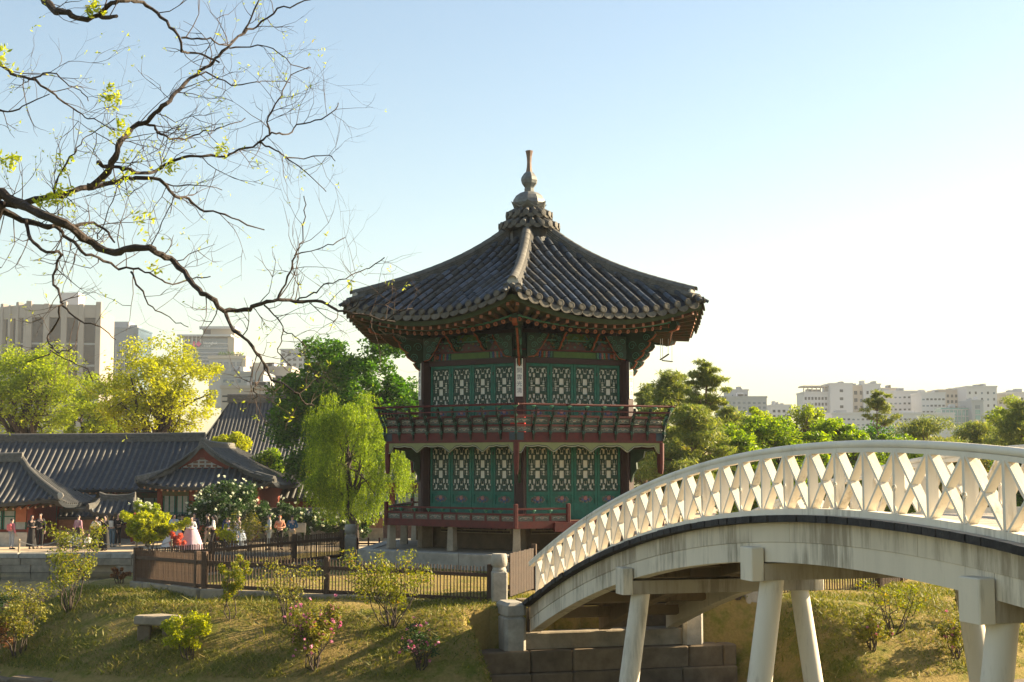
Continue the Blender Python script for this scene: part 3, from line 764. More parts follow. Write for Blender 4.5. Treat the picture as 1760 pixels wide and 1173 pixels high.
half = [(TR * math.cos(q), TR * 1.05 * math.sin(q)) for q in [math.pi * i / 6 for i in range(7)]]
mbt = MB(); mbt.grid([[(c * (1.0 if e else .955), e * TL, s * (1.0 if e else .955)) for c, s in half] for e in (0, 1)])
mbt.add([(c, TL, s) for c, s in half] + [(0, TL, 0)], [tuple(range(7)) + (7,)])
TILE = mbt.mesh('roof_tile', M_TILE, True)
TILEB = mbt.mesh('roof_tile', mat('roof_tile_blue', (.044,.058,.076), .42, .4, 5, bump=.3, island=.3, spec=.45), True)
TILEC = mbt.mesh('roof_tile', mat('roof_tile_brown', (.072,.072,.068), .7, .5, 5, bump=.3, island=.2, spec=.2), True)
def tile_frames(j):
    x = -aE * T30 + (j + .5) * SP; a0 = max(abs(x) / T30 + .14, .95); a1 = eave_a(x); out = []
    a = a1
    while a > a0 + .05:
        b = max(a - .33, a0); zb, za = zsurf(x, b), zsurf(x, a)
        out.append((Vector((x, -b, zb + .055)), Vector((x, -a, za + .055)))); a = b
    return out
rest = MB(); ntile = 0
for k in range(6):
    for j in range(NROW):
        for (p, q) in tile_frames(j):
            d = (q - p).normalized(); y = d; x = Vector((1, 0, 0)) * -1; x = (x - y * x.dot(y)).normalized(); z = x.cross(y)
            M = Matrix(((x.x, y.x, z.x, p.x), (x.y, y.y, z.y, p.y), (x.z, y.z, z.z, p.z), (0, 0, 0, 1)))
            if k in (0, 5) and ntile < 300:
                ntile += 1; jr = T(rnd.gauss(0, .004), 0, rnd.gauss(0, .005)) @ RZ(rnd.gauss(0, .012))
                ob('roof_tile', rnd.choice((TILE, TILE, TILEB, TILEC)), ROOF, FM(k) @ M @ jr)
            else:
                MM = FM(k) @ M
                rest.grid([[MM @ Vector((c * (1.0 if e else .93), e * TL, s * (1.0 if e else .93))) for c, s in half] for e in (0, 1)])
rest.build('cover_tiles', M_TILE, ROOF, smooth=True, kind='stuff')
# pan tiles between the rows: stepped courses in a shallow trough
pan = MB()
for j in range(NROW + 1):
    xc = -aE * T30 + j * SP
    for xa, xb in ((xc - SP / 2, xc + SP / 2),):
        xa2, xb2 = max(xa, -aE * T30 + .02), min(xb, aE * T30 - .02)
        amin = max(min(abs(xa2), abs(xb2)) / T30, .9); a1 = eave_a(xc) + .02
        na = max(2, int((a1 - amin) / .17)); rows = []
        for i in range(na + 1):
            a = lerp(amin, a1, i / na)
            for e in ((.0, .028) if 0 < i < na else ((.0,) if i == 0 else (.0,))):
                row = []
                for q in range(5):
                    t = q / 4; x = lerp(xa2, xb2, t); xx_ = math.copysign(min(abs(x), a * T30), x)
                    row.append((xx_, -a, zsurf(xx_, a) - .075 * math.sin(math.pi * t) + .012 + (e if e else 0) - (.0 if not e else .0)))
                rows.append(row)
        pan.grid(rows)
pmesh = pan.mesh('pan_tiles', mat('pan_tile_shaded', (.030,.033,.038), .6, .5, 3, bump=.4, bscale=16))  # clay colour darkened to paint in the shadow between cover rows
for k in range(6): ob('pan_tiles', pmesh, ROOF, FM(k), kind='stuff')
# eave end tiles and drip tiles
disc = MB(); disc.lathe([(.105, 0), (.105, .05), (.085, .056), (.08, .045), (.0, .05)], 12, RX(math.pi / 2), cap=False); dm = disc.mesh('end_tile', M_EAVET, True)
dr = MB(); ptsd = [(-.185, .06), (-.18, -.03), (-.135, -.11), (-.06, -.155), (0, -.165), (.06, -.155), (.135, -.11), (.18, -.03), (.185, .06), (.1, .015), (0, .0), (-.1, .015)]
dr.prism(ptsd, -.012, .012); dr.tube([(a_, -.014, b_) for a_, b_ in ptsd[:9]], .012, 5); drm = dr.mesh('drip_tile', M_EAVET, True)
for k in range(6):
    for j in range(NROW):
        x = -aE * T30 + (j + .5) * SP; a = eave_a(x); z = zsurf(x, a); sl_ = (zsurf(x, a) - zsurf(x, a - .3)) / .3
        ob('end_tile', dm, ROOF, FM(k) @ T(x, -a - .02, z + .05) @ RX(-.25 + rnd.gauss(0, .05)))
    for j in range(1, NROW):
        x = -aE * T30 + j * SP; a = eave_a(x) + .03; z = zsurf(x, a)
        tilt = (zsurf(x + .1, a) - zsurf(x - .1, a)) / .2
        ob('drip_tile', drm, ROOF, FM(k) @ T(x, -a, z - .03) @ RY(-math.atan(tilt)) @ RX(-.28 + rnd.gauss(0, .05)))
# hip ridges: stacked courses with a rounded capping row and a plastered end
capm = MB(); cp = [(.13 * math.cos(q), .12 * math.sin(q)) for q in [math.pi * i / 6 for i in range(7)]]
capm.grid([[(e * .40, c * (1 if e else .94), s * (1 if e else .94)) for c, s in cp] for e in (0, 1)]); capmm = capm.mesh('ridge_cap', M_TILEL, True)
for k in range(6):
    d = vdir(k); rs = [.8 + (5.95 - .8) * i / 16 for i in range(17)]
    mb = MB(); side = Vector((-d.y, d.x, 0))
    secs = [(.20, -.12), (.20, .0), (.165, .015), (.18, .06), (.15, .075), (.165, .13), (.135, .145), (.15, .20), (.12, .21)]
    rows = []
    for r in rs:
        row = [d * r + side * s_ + Vector((0, 0, zhip(r) + h_ + .02)) for s_, h_ in secs] + [d * r - side * s_ + Vector((0, 0, zhip(r) + h_ + .02)) for s_, h_ in reversed(secs)]
        rows.append(row)
    mb.grid(rows); mb.add(rows[-1], [tuple(range(len(rows[-1])))]); hr_ = mb.build('hip_ridge', M_TILEL, ROOF)
    r = .95
    while r < 5.9:
        a_, b_ = d * r + Vector((0, 0, zhip(r) + .215)), d * (r + .38) + Vector((0, 0, zhip(r + .38) + .215))
        ob('ridge_cap', capmm, hr_, frame(a_, b_ - a_)); r += .34
    pe_ = d * 5.98 + Vector((0, 0, zhip(5.98) + .10))
    MB().lathe([(.17, -.05), (.175, .03), (.12, .05)], 10, frame(pe_, d) @ RY(math.pi / 2) @ S3(1.25, .95, 1)).build('ridge_end', M_PLASTER, hr_, smooth=True)
    # three tiles fanning past the corner
    for s_, rr_ in ((-.16, 6.12), (0, 6.22), (.16, 6.12)):
        a_ = d * (rr_ - .42) + side * s_ + Vector((0, 0, zhip(rr_ - .42) + .03)); b_ = d * rr_ + side * s_ * 1.1 + Vector((0, 0, zhip(rr_) + .03))
        MB().tube([a_, b_], .095, 8).build('corner_tile', M_TILEL, hr_, smooth=True)
# collars of short tiles round the peak and the finial
def collar(rad_in, rad_out, z_in, z_out, n, ph):
    mb = MB(); mb.lathe([(rad_in * .9, z_out - .12), (rad_out * .86, z_out - .10), (rad_out * .9, z_out), (rad_in, z_in)], 12, phase=ph); c = mb.build('peak_collar', M_TILE, ROOF)
    for i in range(n):
        a = 2 * math.pi * i / n + ph; d = Vector((math.cos(a), math.sin(a), 0))
        p = d * rad_in + Vector((0, 0, z_in + .01)); q = d * rad_out + Vector((0, 0, z_out + .03))
        m = MB(); m.tube([p, q], [.06, .085], 8); m.lathe([(.10, 0), (.10, .035), (.07, .04)], 10, frame(q, d) @ RY(math.pi / 2)); m.build('collar_tile', M_TILEL, c, smooth=True)
        a2 = a + math.pi / n; d2 = Vector((math.cos(a2), math.sin(a2), 0)); M = T(*(d2 * (rad_out - .02) + Vector((0, 0, z_out)))) @ RZ(a2 + math.pi / 2) @ S3(.8, 1, .8) @ RX(-.2)
        ob('collar_drip_tile', drm, c, M)
collar(.60, .98, zl(13.06), zl(12.82), 20, .1)
collar(.46, .74, zl(13.40), zl(13.20), 16, .25)
mb = MB(); mb.lathe([(.62, zl(12.3)), (.62, zl(13.1)), (.48, zl(13.12)), (.48, zl(13.42))], 12); mb.build('peak_core', M_TILE, ROOF)
FIN = bpy.data.objects.new('finial', None); COL.objects.link(FIN); FIN.parent = PAV; FIN.empty_display_size = .1
mb = MB(); mb.lathe([(.36, zl(13.40)), (.40, zl(13.50)), (.52, zl(13.54)), (.56, zl(13.62)), (.53, zl(13.74)), (.44, zl(13.88)), (.30, zl(13.98)), (.18, zl(14.02))], 10, phase=.2); mb.build('finial_bowl', M_METAL, FIN)
mb = MB()
for i in range(6):
    a = TH0 + i * math.pi / 3; d = Vector((math.cos(a), math.sin(a), 0)); s_ = Vector((-d.y, d.x, 0)); up = Vector((0, 0, 1))
    p0 = d * .44 + up * zl(13.50)
    mb.add([p0 - s_ * .26, p0 + s_ * .26, d * .66 + up * zl(13.66), p0 - s_ * .24 - up * .05, p0 + s_ * .24 - up * .05, d * .60 + up * zl(13.60)], [(0, 1, 2), (3, 5, 4), (0, 2, 5, 3), (1, 4, 5, 2)])
mb.build('lotus_petals', M_METAL, FIN)
MB().lathe([(.165, zl(14.01)), (.17, zl(14.12)), (.15, zl(14.14)), (.17, zl(14.18)), (.26, zl(14.30)), (.285, zl(14.40)), (.265, zl(14.50)), (.18, zl(14.62)), (.12, zl(14.68))], 8, phase=.3).build('finial_gourd', M_METAL, FIN)
MB().lathe([(.115, zl(14.675)), (.085, zl(14.85)), (.075, zl(15.0)), (.09, zl(15.2)), (.125, zl(15.36)), (.13, zl(15.39)), (.03, zl(15.42))], 8, phase=.3).build('finial_neck', mat('rusted_bronze', (.24,.16,.12), .6, .4, 6, metal=.2), FIN)
# ------------------------------------------------------------------ eaves: rafters and boards
M_RAFT = mat('rafter_paint', (.115,.042,.015), .7, .4, 6, col2=(.03,.045,.014))
M_RAFE = mat('rafter_end', (.27,.085,.035), .6, .2, 12); M_SOFF = mat('soffit_green', (.028,.045,.010), .75, .4, 5)
def r_end(u): return (4.55 + .05 * u * u, 9.02 + .30 * abs(u) ** 2.2)       # outward distance, height of the lower rafter ends
def f_end(u): return (eave_in(u) - .16, 9.12 + .58 * abs(u) ** 2.1)
NRF = 19
for k in range(6):
    for i in range(NRF):
        u = -1 + 2 * (i + .5) / NRF; a, z = r_end(u); x = u * a * T30; ai = aC - .12; xi = u * ai * T30 * (.94)
        p = Vector((xi, -ai, zl(9.42 + .05 * abs(u)))); q = Vector((x, -a, zl(z)))
        key = (i,)
        if k == 0: 
            mb = MB(); mb.tube([p, q], .068, 8, cap=False)
            d = (q - p).normalized(); mb.slot(1).lathe([(.068, 0), (.066, .006), (.0, .008)], 8, frame(q, d) @ RY(math.pi / 2), cap=False)
            mb.slot(2).lathe([(.03, .008), (.0, .012)], 6, frame(q, d) @ RY(math.pi / 2), cap=False)
            MATS[('rf', i)] = mb.mesh('round_rafter', [M_RAFT, M_RAFE, M_RED], True)
        ob('round_rafter', MATS[('rf', i)], PAV, FM(k))
        a2, z2 = f_end(u); x2 = u * a2 * T30; p2 = q + Vector((0, .35, .15 + .0)); q2 = Vector((x2, -a2, zl(z2)))
        if k == 0:
            mb = MB(); d = (q2 - p2); Lq = d.length; mb.box(0, Lq, -.05, .05, -.05, .05, frame(p2, d))
            mb.slot(1).box(Lq, Lq + .008, -.045, .045, -.045, .045, frame(p2, d))
            MATS[('ff', i)] = mb.mesh('flying_rafter', [M_RAFT, M_RAFE])
        ob('flying_rafter', MATS[('ff', i)], PAV, FM(k))
# soffit boards above both rafter rows, eave fillets
us = [-1 + 2 * i / 24 for i in range(25)]
mb = MB(); mb.grid([[(u * (aC - .12) * T30, -(aC - .12), zl(9.50 + .05 * abs(u))) for u in us], [(u * r_end(u)[0] * T30, -r_end(u)[0] - .02, zl(r_end(u)[1] + .082)) for u in us]])
mb.grid([[(u * (r_end(u)[0] - .3) * T30, -(r_end(u)[0] - .3), zl(r_end(u)[1] + .21)) for u in us], [(u * (f_end(u)[0] + .1) * T30, -f_end(u)[0] - .1, zl(f_end(u)[1] + .065)) for u in us]])
mb.grid([[(u * (f_end(u)[0] + .1) * T30, -f_end(u)[0] - .1, zl(f_end(u)[1] + .065)) for u in us], [(u * (f_end(u)[0] + .12) * T30, -f_end(u)[0] - .12, zl(f_end(u)[1] + .20)) for u in us]])
six('soffit', mb, M_SOFF)
mb = MB(); mb.tube([(u * r_end(u)[0] * T30, -r_end(u)[0] + .0, zl(r_end(u)[1] + .105)) for u in us], .03, 6); six('eave_fillet', mb, M_TEALL, smooth=True)
mb = MB(); mb.tube([(u * (f_end(u)[0]+.03) * T30, -f_end(u)[0] - .03, zl(f_end(u)[1] + .085)) for u in us], .032, 6); six('outer_fillet', mb, M_RAFT, smooth=True)
# hip beams with carved ends
for k in range(6):
    mb = MB(); mb.prism([(3.5, zl(9.25)), (5.2, zl(9.12)), (5.42, zl(9.18)), (5.5, zl(9.30)), (5.45, zl(9.42)), (3.5, zl(9.6))], -.09, .09)
    hb = mb.build('hip_beam', M_DGREEN, PAV, RZ(TH0 + k * math.pi / 3))
    MB().prism([(5.20, zl(9.10)), (5.47, zl(9.16)), (5.53, zl(9.29)), (5.46, zl(9.30)), (5.38, zl(9.22)), (5.18, zl(9.17))], -.07, .07).build('painted_end', [M_ORANGE], hb)
    MB().prism([(4.9, zl(9.45)), (6.1, zl(9.70)), (6.12, zl(9.85)), (4.9, zl(9.66))], -.08, .08).build('flying_hip_beam', M_RAFT, PAV, RZ(TH0 + k * math.pi / 3))
# small metal box on the balcony and hanging trays under the right eave
b = empty('red_box', vdir(0) * 4.35 + Vector((PX, PY, 6.03)), 'small bright red metal box standing on the balcony before the corner column', 'box')
M_RB = mat('signal_red', (.55,.012,.012), .45, .1)
MB().bevbox(-.22, .22, -.12, .12, 0, .50, .02).build('case', M_RB, b, RZ(TH0 + math.pi / 2)); MB().box(-.20, .20, -.135, -.121, .06, .46).build('lid', M_RB, b, RZ(TH0 + math.pi / 2))
for i, (px_, py_, Y, top, lab) in enumerate(((1142, 614, 42.8, 588, 'small dark wooden swing board hanging tilted on wires below the eave'), (1147, 621, 42.2, 588, 'small pale wooden swing board hanging level on wires below the eave'))):
    c = at(px_, py_, Y); h = empty('hanging_board', c, lab, 'ornament')
    tl = (-.6, .1)[i]; a_ = Vector((math.cos(tl), .3, -math.sin(tl))).normalized() * .15
    mb = MB(); mb.box(-.16, .16, -.05, .05, -.015, .015, frame((0, 0, 0), a_)); mb.build('board', M_DECK if i == 0 else M_PLASTER, h)
    ht = hz(top, Y) - c.z + .1
    for s in (-1, 1): MB().tube([a_ * s, Vector((a_.x * s, 0, ht))], .006, 4).build('wire', M_BLACK, h)
# ================================================================== THE FOOTBRIDGE
def bp(i, off=0.0):                               # plan position of post i, off metres across to the right
    return Vector((15 * (.3441 - .01285 * i) + .9655 * off, 15 * (1 + .0476 * i) + .2607 * off, 0))
def brz(i):                                       # height of the handrail's top
    q = (i - 4.4) ** 2; return 5.4035 - .0061173 * q + 3.43e-7 * q * q
def pt(i, off, dz): p = bp(i, off); p.z = brz(i) + dz; return p
BW = 3.55; I0, I1 = -15.6, 24.7
bloc = bp(24.7, BW / 2); bloc.z = 1.0
BR = empty('arched_footbridge', bloc, 'white painted wooden arched footbridge with crossed railings and leaning round piers', 'bridge')
BM = T(*(-bloc))
DK = -.97                                         # deck top below the handrail's top
# planks
n = 104
for j in range(n):
    ia, ib = lerp(I0, I1, j / n), lerp(I0, I1, (j + 1) / n)
    mb = MB(); o0, o1 = -.17 + rnd.gauss(0, .014), BW + .17; e = .0
    a0, a1, b0, b1 = pt(ia + .012, o0, DK), pt(ib - .012, o0, DK), pt(ia + .012, o1, DK), pt(ib - .012, o1, DK); dn = Vector((0, 0, -.095))
    mb.slot(1).add([a0, b0, b1, a1], [(0, 1, 2, 3)])
    mb.slot(0).add([a0, a1, b1, b0, a0 + dn, a1 + dn, b1 + dn, b0 + dn], [(0, 1, 5, 4), (1, 2, 6, 5), (2, 3, 7, 6), (3, 0, 4, 7), (4, 5, 6, 7)])
    o = mb.build('deck_plank', [M_PLANK, M_PLANKT], BR, BM)
# girders: an upper and a lower beam each, following the arch
def girder_mat(name, c, dirt, amt, edge):
    m = mat(name, c, .75, .2, 1.1, bump=.15, bscale=24, streak=True); n = m.node_tree.nodes; L = m.node_tree.links; b = n['Principled BSDF']
    src = b.inputs['Base Color'].links[0].from_socket
    tc = n.new('ShaderNodeTexCoord'); mp = n.new('ShaderNodeMapping'); mp.inputs['Scale'].default_value = (1, 1, .10); L.new(tc.outputs['Object'], mp.inputs[0])
    z = n.new('ShaderNodeTexNoise'); z.inputs['Scale'].default_value = 7; z.inputs['Detail'].default_value = 7; z.inputs['Roughness'].default_value = .75; L.new(mp.outputs[0], z.inputs[0])
    w_ = n.new('ShaderNodeTexNoise'); w_.inputs['Scale'].default_value = .8; w_.inputs['Detail'].default_value = 3; L.new(tc.outputs['Object'], w_.inputs[0])
    mu = n.new('ShaderNodeMath'); mu.operation = 'MULTIPLY'; L.new(z.outputs[0], mu.inputs[0]); L.new(w_.outputs[0], mu.inputs[1])
    cr = n.new('ShaderNodeValToRGB'); cr.color_ramp.elements[0].position = edge; cr.color_ramp.elements[1].position = edge + .12; cr.color_ramp.elements[1].color = (amt, amt, amt, 1); L.new(mu.outputs[0], cr.inputs[0])
    mx = n.new('ShaderNodeMix'); mx.data_type = 'RGBA'; L.new(cr.outputs[0], mx.inputs['Factor']); L.new(src, mx.inputs['A']); mx.inputs['B'].default_value = tuple(dirt) + (1,)
    L.new(mx.outputs['Result'], b.inputs['Base Color']); return m
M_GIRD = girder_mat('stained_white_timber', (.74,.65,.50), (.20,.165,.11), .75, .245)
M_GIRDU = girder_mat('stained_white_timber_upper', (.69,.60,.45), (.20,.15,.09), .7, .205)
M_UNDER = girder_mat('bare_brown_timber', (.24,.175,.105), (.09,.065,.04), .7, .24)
M_CAPB = girder_mat('dirty_shaded_white_timber', (.40,.34,.25), (.16,.12,.08), .7, .23)  # base colour darkened to carry the under-deck shade, with dirt streaks on top
M_PIER = girder_mat('stained_pier_paint', (.73,.65,.52), (.24,.20,.14), .6, .27)
girder_mat('white_rail_paint', (.80,.73,.60), (.26,.21,.14), .65, .285); M_WOODW = MATS['white_rail_paint']
def sweep(off0, off1, d0, d1, ia, ib, m=40):
    mb = MB(); rows = []
    for j in range(m + 1):
        i = lerp(ia, ib, j / m); rows.append([pt(i, off0, d0), pt(i, off1, d0), pt(i, off1, d1), pt(i, off0, d1)])
    mb.grid(rows, close=True); mb.add(rows[0], [(0, 1, 2, 3)]); mb.add(rows[-1], [(3, 2, 1, 0)]); return mb
for off in (.0, BW / 2 - .13, BW - .26):
    for q in range(9):
        ia, ib = lerp(I0, I1, q / 9), lerp(I0, I1, (q + 1) / 9)
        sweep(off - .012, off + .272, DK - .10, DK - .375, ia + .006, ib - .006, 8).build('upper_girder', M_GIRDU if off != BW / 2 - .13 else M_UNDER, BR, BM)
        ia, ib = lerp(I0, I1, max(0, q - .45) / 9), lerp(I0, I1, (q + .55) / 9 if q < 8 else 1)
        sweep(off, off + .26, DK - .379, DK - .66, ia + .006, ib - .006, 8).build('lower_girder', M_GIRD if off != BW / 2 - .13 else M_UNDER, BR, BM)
for s, off in ((-1, -.0), (1, BW)):               # dark end boards at the island end
    sweep(off - .02, off + .02, DK - .10, DK - .70, I1 + .02, I1 + .28, 2).build('end_board', M_PLANK, BR, BM)
for j in range(19):
    i = lerp(I0 + 1, I1 - 1, j / 18)
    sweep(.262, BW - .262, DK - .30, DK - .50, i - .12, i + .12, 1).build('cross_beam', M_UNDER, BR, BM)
# railings
for side, off in (('near', .06), ('far', BW - .06)):
    r = bpy.data.objects.new('railing', None); COL.objects.link(r); r.parent = BR; r.matrix_local = BM; r.empty_display_size = .2
    r['label'] = 'white crossed-board railing along the ' + ('willow side' if side == 'near' else 'pine-tree side') + ' of the arched bridge'
    MB().tube([pt(lerp(I0, 24.9, j / 60), off, -.05) for j in range(61)], .05, 10).build('handrail', M_WOODW, r, smooth=True)
    sweep(off - .055, off + .055, -.096, -.155, I0, 24.75, 60).build('top_rail', M_WOODW, r)
    sweep(off - .085, off + .085, DK + .002, DK + .085, I0, 24.4, 60).build('bottom_rail', M_WOODW, r)
    D = .062
    for k in range(-15, 25):
        def plank(i0, z0, i1, z1, th, nm, d_=D):
            a, b = bp(i0, off), bp(i1, off); a.z, b.z = z0, z1
            ax = (b - a).normalized(); al = Vector((-.2607, .9655, 0)); ac = Vector((.9655, .2607, 0))
            nrm = ax.cross(ac).normalized() * th
            pts = []
            for e in (a, b):
                for sx, sn in ((-1, -1), (1, -1), (1, 1), (-1, 1)): pts.append(e + ac * d_ * sx + nrm * sn)
            mb = MB(); mb.add(pts, [(0,1,2,3),(7,6,5,4),(0,4,5,1),(1,5,6,2),(2,6,7,3),(3,7,4,0)]); mb.build(nm, M_WOODW, r)
        zb, zt = brz(k) + DK + .084, brz(k) - .152
        plank(k, zb, k, zt, .025, 'post', D + .004)
        if k < 24 and brz(k + 1) > 2.5:
            zb2, zt2 = brz(k + 1) + DK + .084, brz(k + 1) - .152
            plank(k + .06, zb, k + .94, zt2, .017, 'brace')
            # the other diagonal is halved at the crossing: two pieces
            zm, zmm = (zt + zb2) / 2, .02
            plank(k + .06, zt, k + .48, lerp(zt, zb2, .478), .016, 'brace', D - .004)
            plank(k + .52, lerp(zt, zb2, .522), k + .94, zb2, .016, 'brace', D - .004)
    for k in range(-13, 25, 2):
        p = pt(k, off - .075, DK + .09); al = (pt(k + .3, off, 0) - pt(k, off, 0)).normalized()
        mb = MB(); pts = [p + al * .02 * 0 + Vector((0, 0, .30)), p - al * .015 + Vector((0, 0, .12)), p - al * .08, p - al * .16 + Vector((0, 0, -.02))]
        mb.tube(pts, .009, 5); c = p - al * .03 + Vector((0, 0, .30))
        mb.tube([c + al * (.05 * (1 - q / 14) * math.cos(q * .75)) + Vector((0, 0, .05 * (1 - q / 14) * math.sin(q * .75))) for q in range(12)], .008, 5)
        mb.build('iron_scroll', M_WOODW, r, smooth=True)
# bents: cap beam with two outward-leaning round piers each
for i in (15.6, 8.15, .50, -6.8):
    top = DK - .44
    c = bp(i, 0); zc_ = brz(i) + top; M = frame((c.x, c.y, zc_), (.9655, .2607, 0))
    mc = MB(); mc.box(-.018, BW + .018, -.195, .195, -.475, -.232, M); mc.build('pier_beam', M_CAPB, BR, BM)
    for o_ in (-.22, BW + .02): MB().bevbox(o_, o_ + .20, -.20, .20, -.48, .0, .015, M).build('pier_cap', M_GIRD, BR, BM)
    for s, o_ in ((-1, .20), (1, BW - .20)):
        t_ = bp(i, o_); t_.z = zc_ - .48; H = t_.z + .7; b_ = bp(i, o_ + s * H * .155); b_.z = -.7
        mb = MB(); mb.tube([b_, b_.lerp(t_, .5), t_ + Vector((0, 0, .05))], [.188, .180, .170], 18); mb.build('pier', M_PIER, BR, BM, smooth=True)
# ------------------------------------------------------------------ abutment at the island end
ab = bp(25.0, 0); AB = empty('bridge_abutment', (ab.x, ab.y, 0), 'granite block abutment in the shade under the island end of the bridge', 'abutment')
AM = RZ(math.atan2(.2607, .9655))
MB().bevbox(-.35, BW + .55, -.25, .6, .93, 1.30, .03).build('sill_stone', M_STONE, AB, AM)
for o_ in (-.62, BW + .12): 
    MB().bevbox(o_, o_ + .50, -.40, .5, .925, 1.70, .07).build('pilaster', M_STONEL, AB, AM); MB().bevbox(o_, o_ + .50, -.40, .5, 1.705, 1.99, .07).build('pilaster_cap', M_STONEL, AB, AM)
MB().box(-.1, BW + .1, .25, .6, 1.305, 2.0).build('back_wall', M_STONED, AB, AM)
for c, (z0, z1, d) in enumerate(((-.5, .02, .62), (.028, .44, .55), (.448, .925, .48))):
    x = -1.45 + .4 * c * (c % 2)
    while x < BW + 1.3:
        L_ = rnd.uniform(.8, 1.5); x1 = min(x + L_, BW + 1.4)
        if x1 > BW + 1.1: x1 = BW + 1.4
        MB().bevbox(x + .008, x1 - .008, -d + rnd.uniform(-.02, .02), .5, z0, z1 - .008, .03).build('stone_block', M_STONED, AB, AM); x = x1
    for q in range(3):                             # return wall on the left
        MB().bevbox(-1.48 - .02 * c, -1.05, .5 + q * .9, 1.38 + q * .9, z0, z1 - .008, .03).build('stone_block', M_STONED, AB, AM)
# ------------------------------------------------------------------ stone gate posts
def stone_post(p, h, label, w_=.36):
    e = empty('stone_post', p, label, 'stone post', 'carved granite posts of the island fence')
    a = w_ / 2
    MB().bevbox(-a, a, -a, a, -.4, h - .40, .03).build('shaft', M_STONEL, e, RZ(.12))
    MB().lathe([(a * .92, h - .40), (a * .92, h - .36), (a * .82, h - .34), (a * .80, h - .31), (a * 1.02, h - .27), (a * 1.08, h - .16), (a * 1.0, h - .05), (a * .9, h)], 14).build('carved_head', M_STONEL, e, smooth=True)
    return e
gp = [at(858, 1040, 33.6), at(602, 963, 47.3), at(1292, 1050, 34.6)]
for p in gp: p.z = island_z(p.x, p.y) - .05
stone_post(gp[0], hz(952, 33.6) - gp[0].z, 'carved granite post beside the island end of the bridge and its plank gate')
stone_post(gp[1], hz(902, 47.3) - gp[1].z, 'carved granite post at the end of the fence beside the red railing', .38)
stone_post(gp[2], hz(968, 34.6) - gp[2].z, 'carved granite post behind the leaning bridge pier')
M_GATE = mat('dark_gate_wood', (.042,.024,.014), .8, .45, 6, bump=.3, bscale=24)
# plank gate standing open behind the bridge end
ga, gb = at(876, 1028, 33.8), at(917, 1024, 36.0)
GT = empty('plank_gate', (ga.x, ga.y, 1.98), 'brown gate of upright planks standing open beside the bridge end', 'gate')
d = Vector((gb.x - ga.x, gb.y - ga.y, 0)); L_ = d.length; nb = 9
for i in range(nb): MB().bevbox(i * L_ / nb + .006, (i + 1) * L_ / nb - .006, -.015, .015, .02, 1.02 + .01 * (i % 2), .004).build('board', M_GATE, GT, frame((0, 0, 0), d))
for z in (.18, .82): MB().box(0, L_, .016, .06, z, z + .1).build('ledge', M_FENCE, GT, frame((0, 0, 0), d))
MB().box(L_, L_ + .1, -.06, .06, -.1, 1.12).build('gate_post', M_FENCE, GT, frame((0, 0, 0), d))
# ------------------------------------------------------------------ picket fences
PICK = MB().box(-.0115, .0115, -.012, .012, 0, .80).mesh('picket', M_FENCE)
def fence(label, P, Q, posts, h=.84, ends=(True, True), curb=True, sp=.079):
    P, Q = Vector(P), Vector(Q); d = Q - P; L_ = Vector((d.x, d.y, 0)).length; sl_ = d.z / L_
    e = empty('picket_fence', P, label, 'fence', 'brown picket fences round the island')
    M = frame((0, 0, 0), (d.x, d.y, 0))
    Sh = Matrix(((1, 0, 0, 0), (0, 1, 0, 0), (sl_, 0, 1, 0), (0, 0, 0, 1)))
    MS = M @ Sh
    MB().box(0, L_, -.035, .03, .02, .11, Sh).build('bottom_rail', M_FENCE, e, M)
    MB().box(0, L_, -.04, .035, h * .70, h * .70 + .085, Sh).build('top_rail', M_FENCE, e, M)
    n = int(L_ / sp)
    for i in range(n):
        x = (i + .5) * L_ / n
        ob('picket', PICK, e, M @ T(x, rnd.gauss(0, .003), sl_ * x + .03 + rnd.gauss(0, .008)) @ RY(rnd.gauss(0, .008)))
    for x in posts: MB().bevbox(x - .06, x + .06, -.075, .06, -.1, h + .05, .012).build('post', M_FENCE, e, M @ T(0, 0, sl_ * x))
    if curb:
        x = 0; 
        while x < L_:
            c = min(rnd.uniform(1.0, 1.9), L_ - x)
            if L_ - x - c < .4: c = L_ - x
            MB().bevbox(x + .006, x + c - .006, -.16, .18, -.55, .015, .02).build('curb_stone', M_STONE, e, M @ T(0, 0, sl_ * (x + c / 2))); x += c
    return e
F1 = at(846, 1036, 33.75); F2 = at(348, 1012, 34.7); F3 = at(233, 1000, 37.6); F4 = at(590, 958, 47.2)
Lf = (F2 - F1).length; Lb = (F4 - F3).length
fence('brown picket fence run behind the flowering shrubs, ending at the bridge post', F1, F2, [.06, Lf * .565, Lf - .05])
fence('short dark picket fence run turning away at the corner above the stone bench', F2, F3, [.3, (F3 - F2).length], sp=.07)
fence('sunlit picket fence run going back to the granite post with the willow behind', F3, F4, [.15, Lb * .31, Lb * .72, Lb - .1])
F5, F6 = at(1300, 1034, 35.0), at(1512, 1026, 36.6); fence('picket fence run seen beneath the arch of the bridge', F5, F6, [.1, 1.7, (F6 - F5).length])
F7 = Vector((12.4, 42.5, F6.z)); fence('picket fence run on the pine-tree side of the island', F6, F7, [2.5, (F7 - F6).length])
# low red railing beside the far granite post
p = at(612, 962, 47.6); rl = empty('red_railing', (p.x, p.y, p.z), 'low red painted railing beside the granite post under the willow', 'railing')
for z in (.12, .50): MB().box(0, 1.5, -.02, .02, z, z + .05).build('rail', M_RED, rl)
for i in range(5): MB().box(.02 + i * .36, .07 + i * .36, -.03, .03, 0, .72).build('post', M_RED, rl)
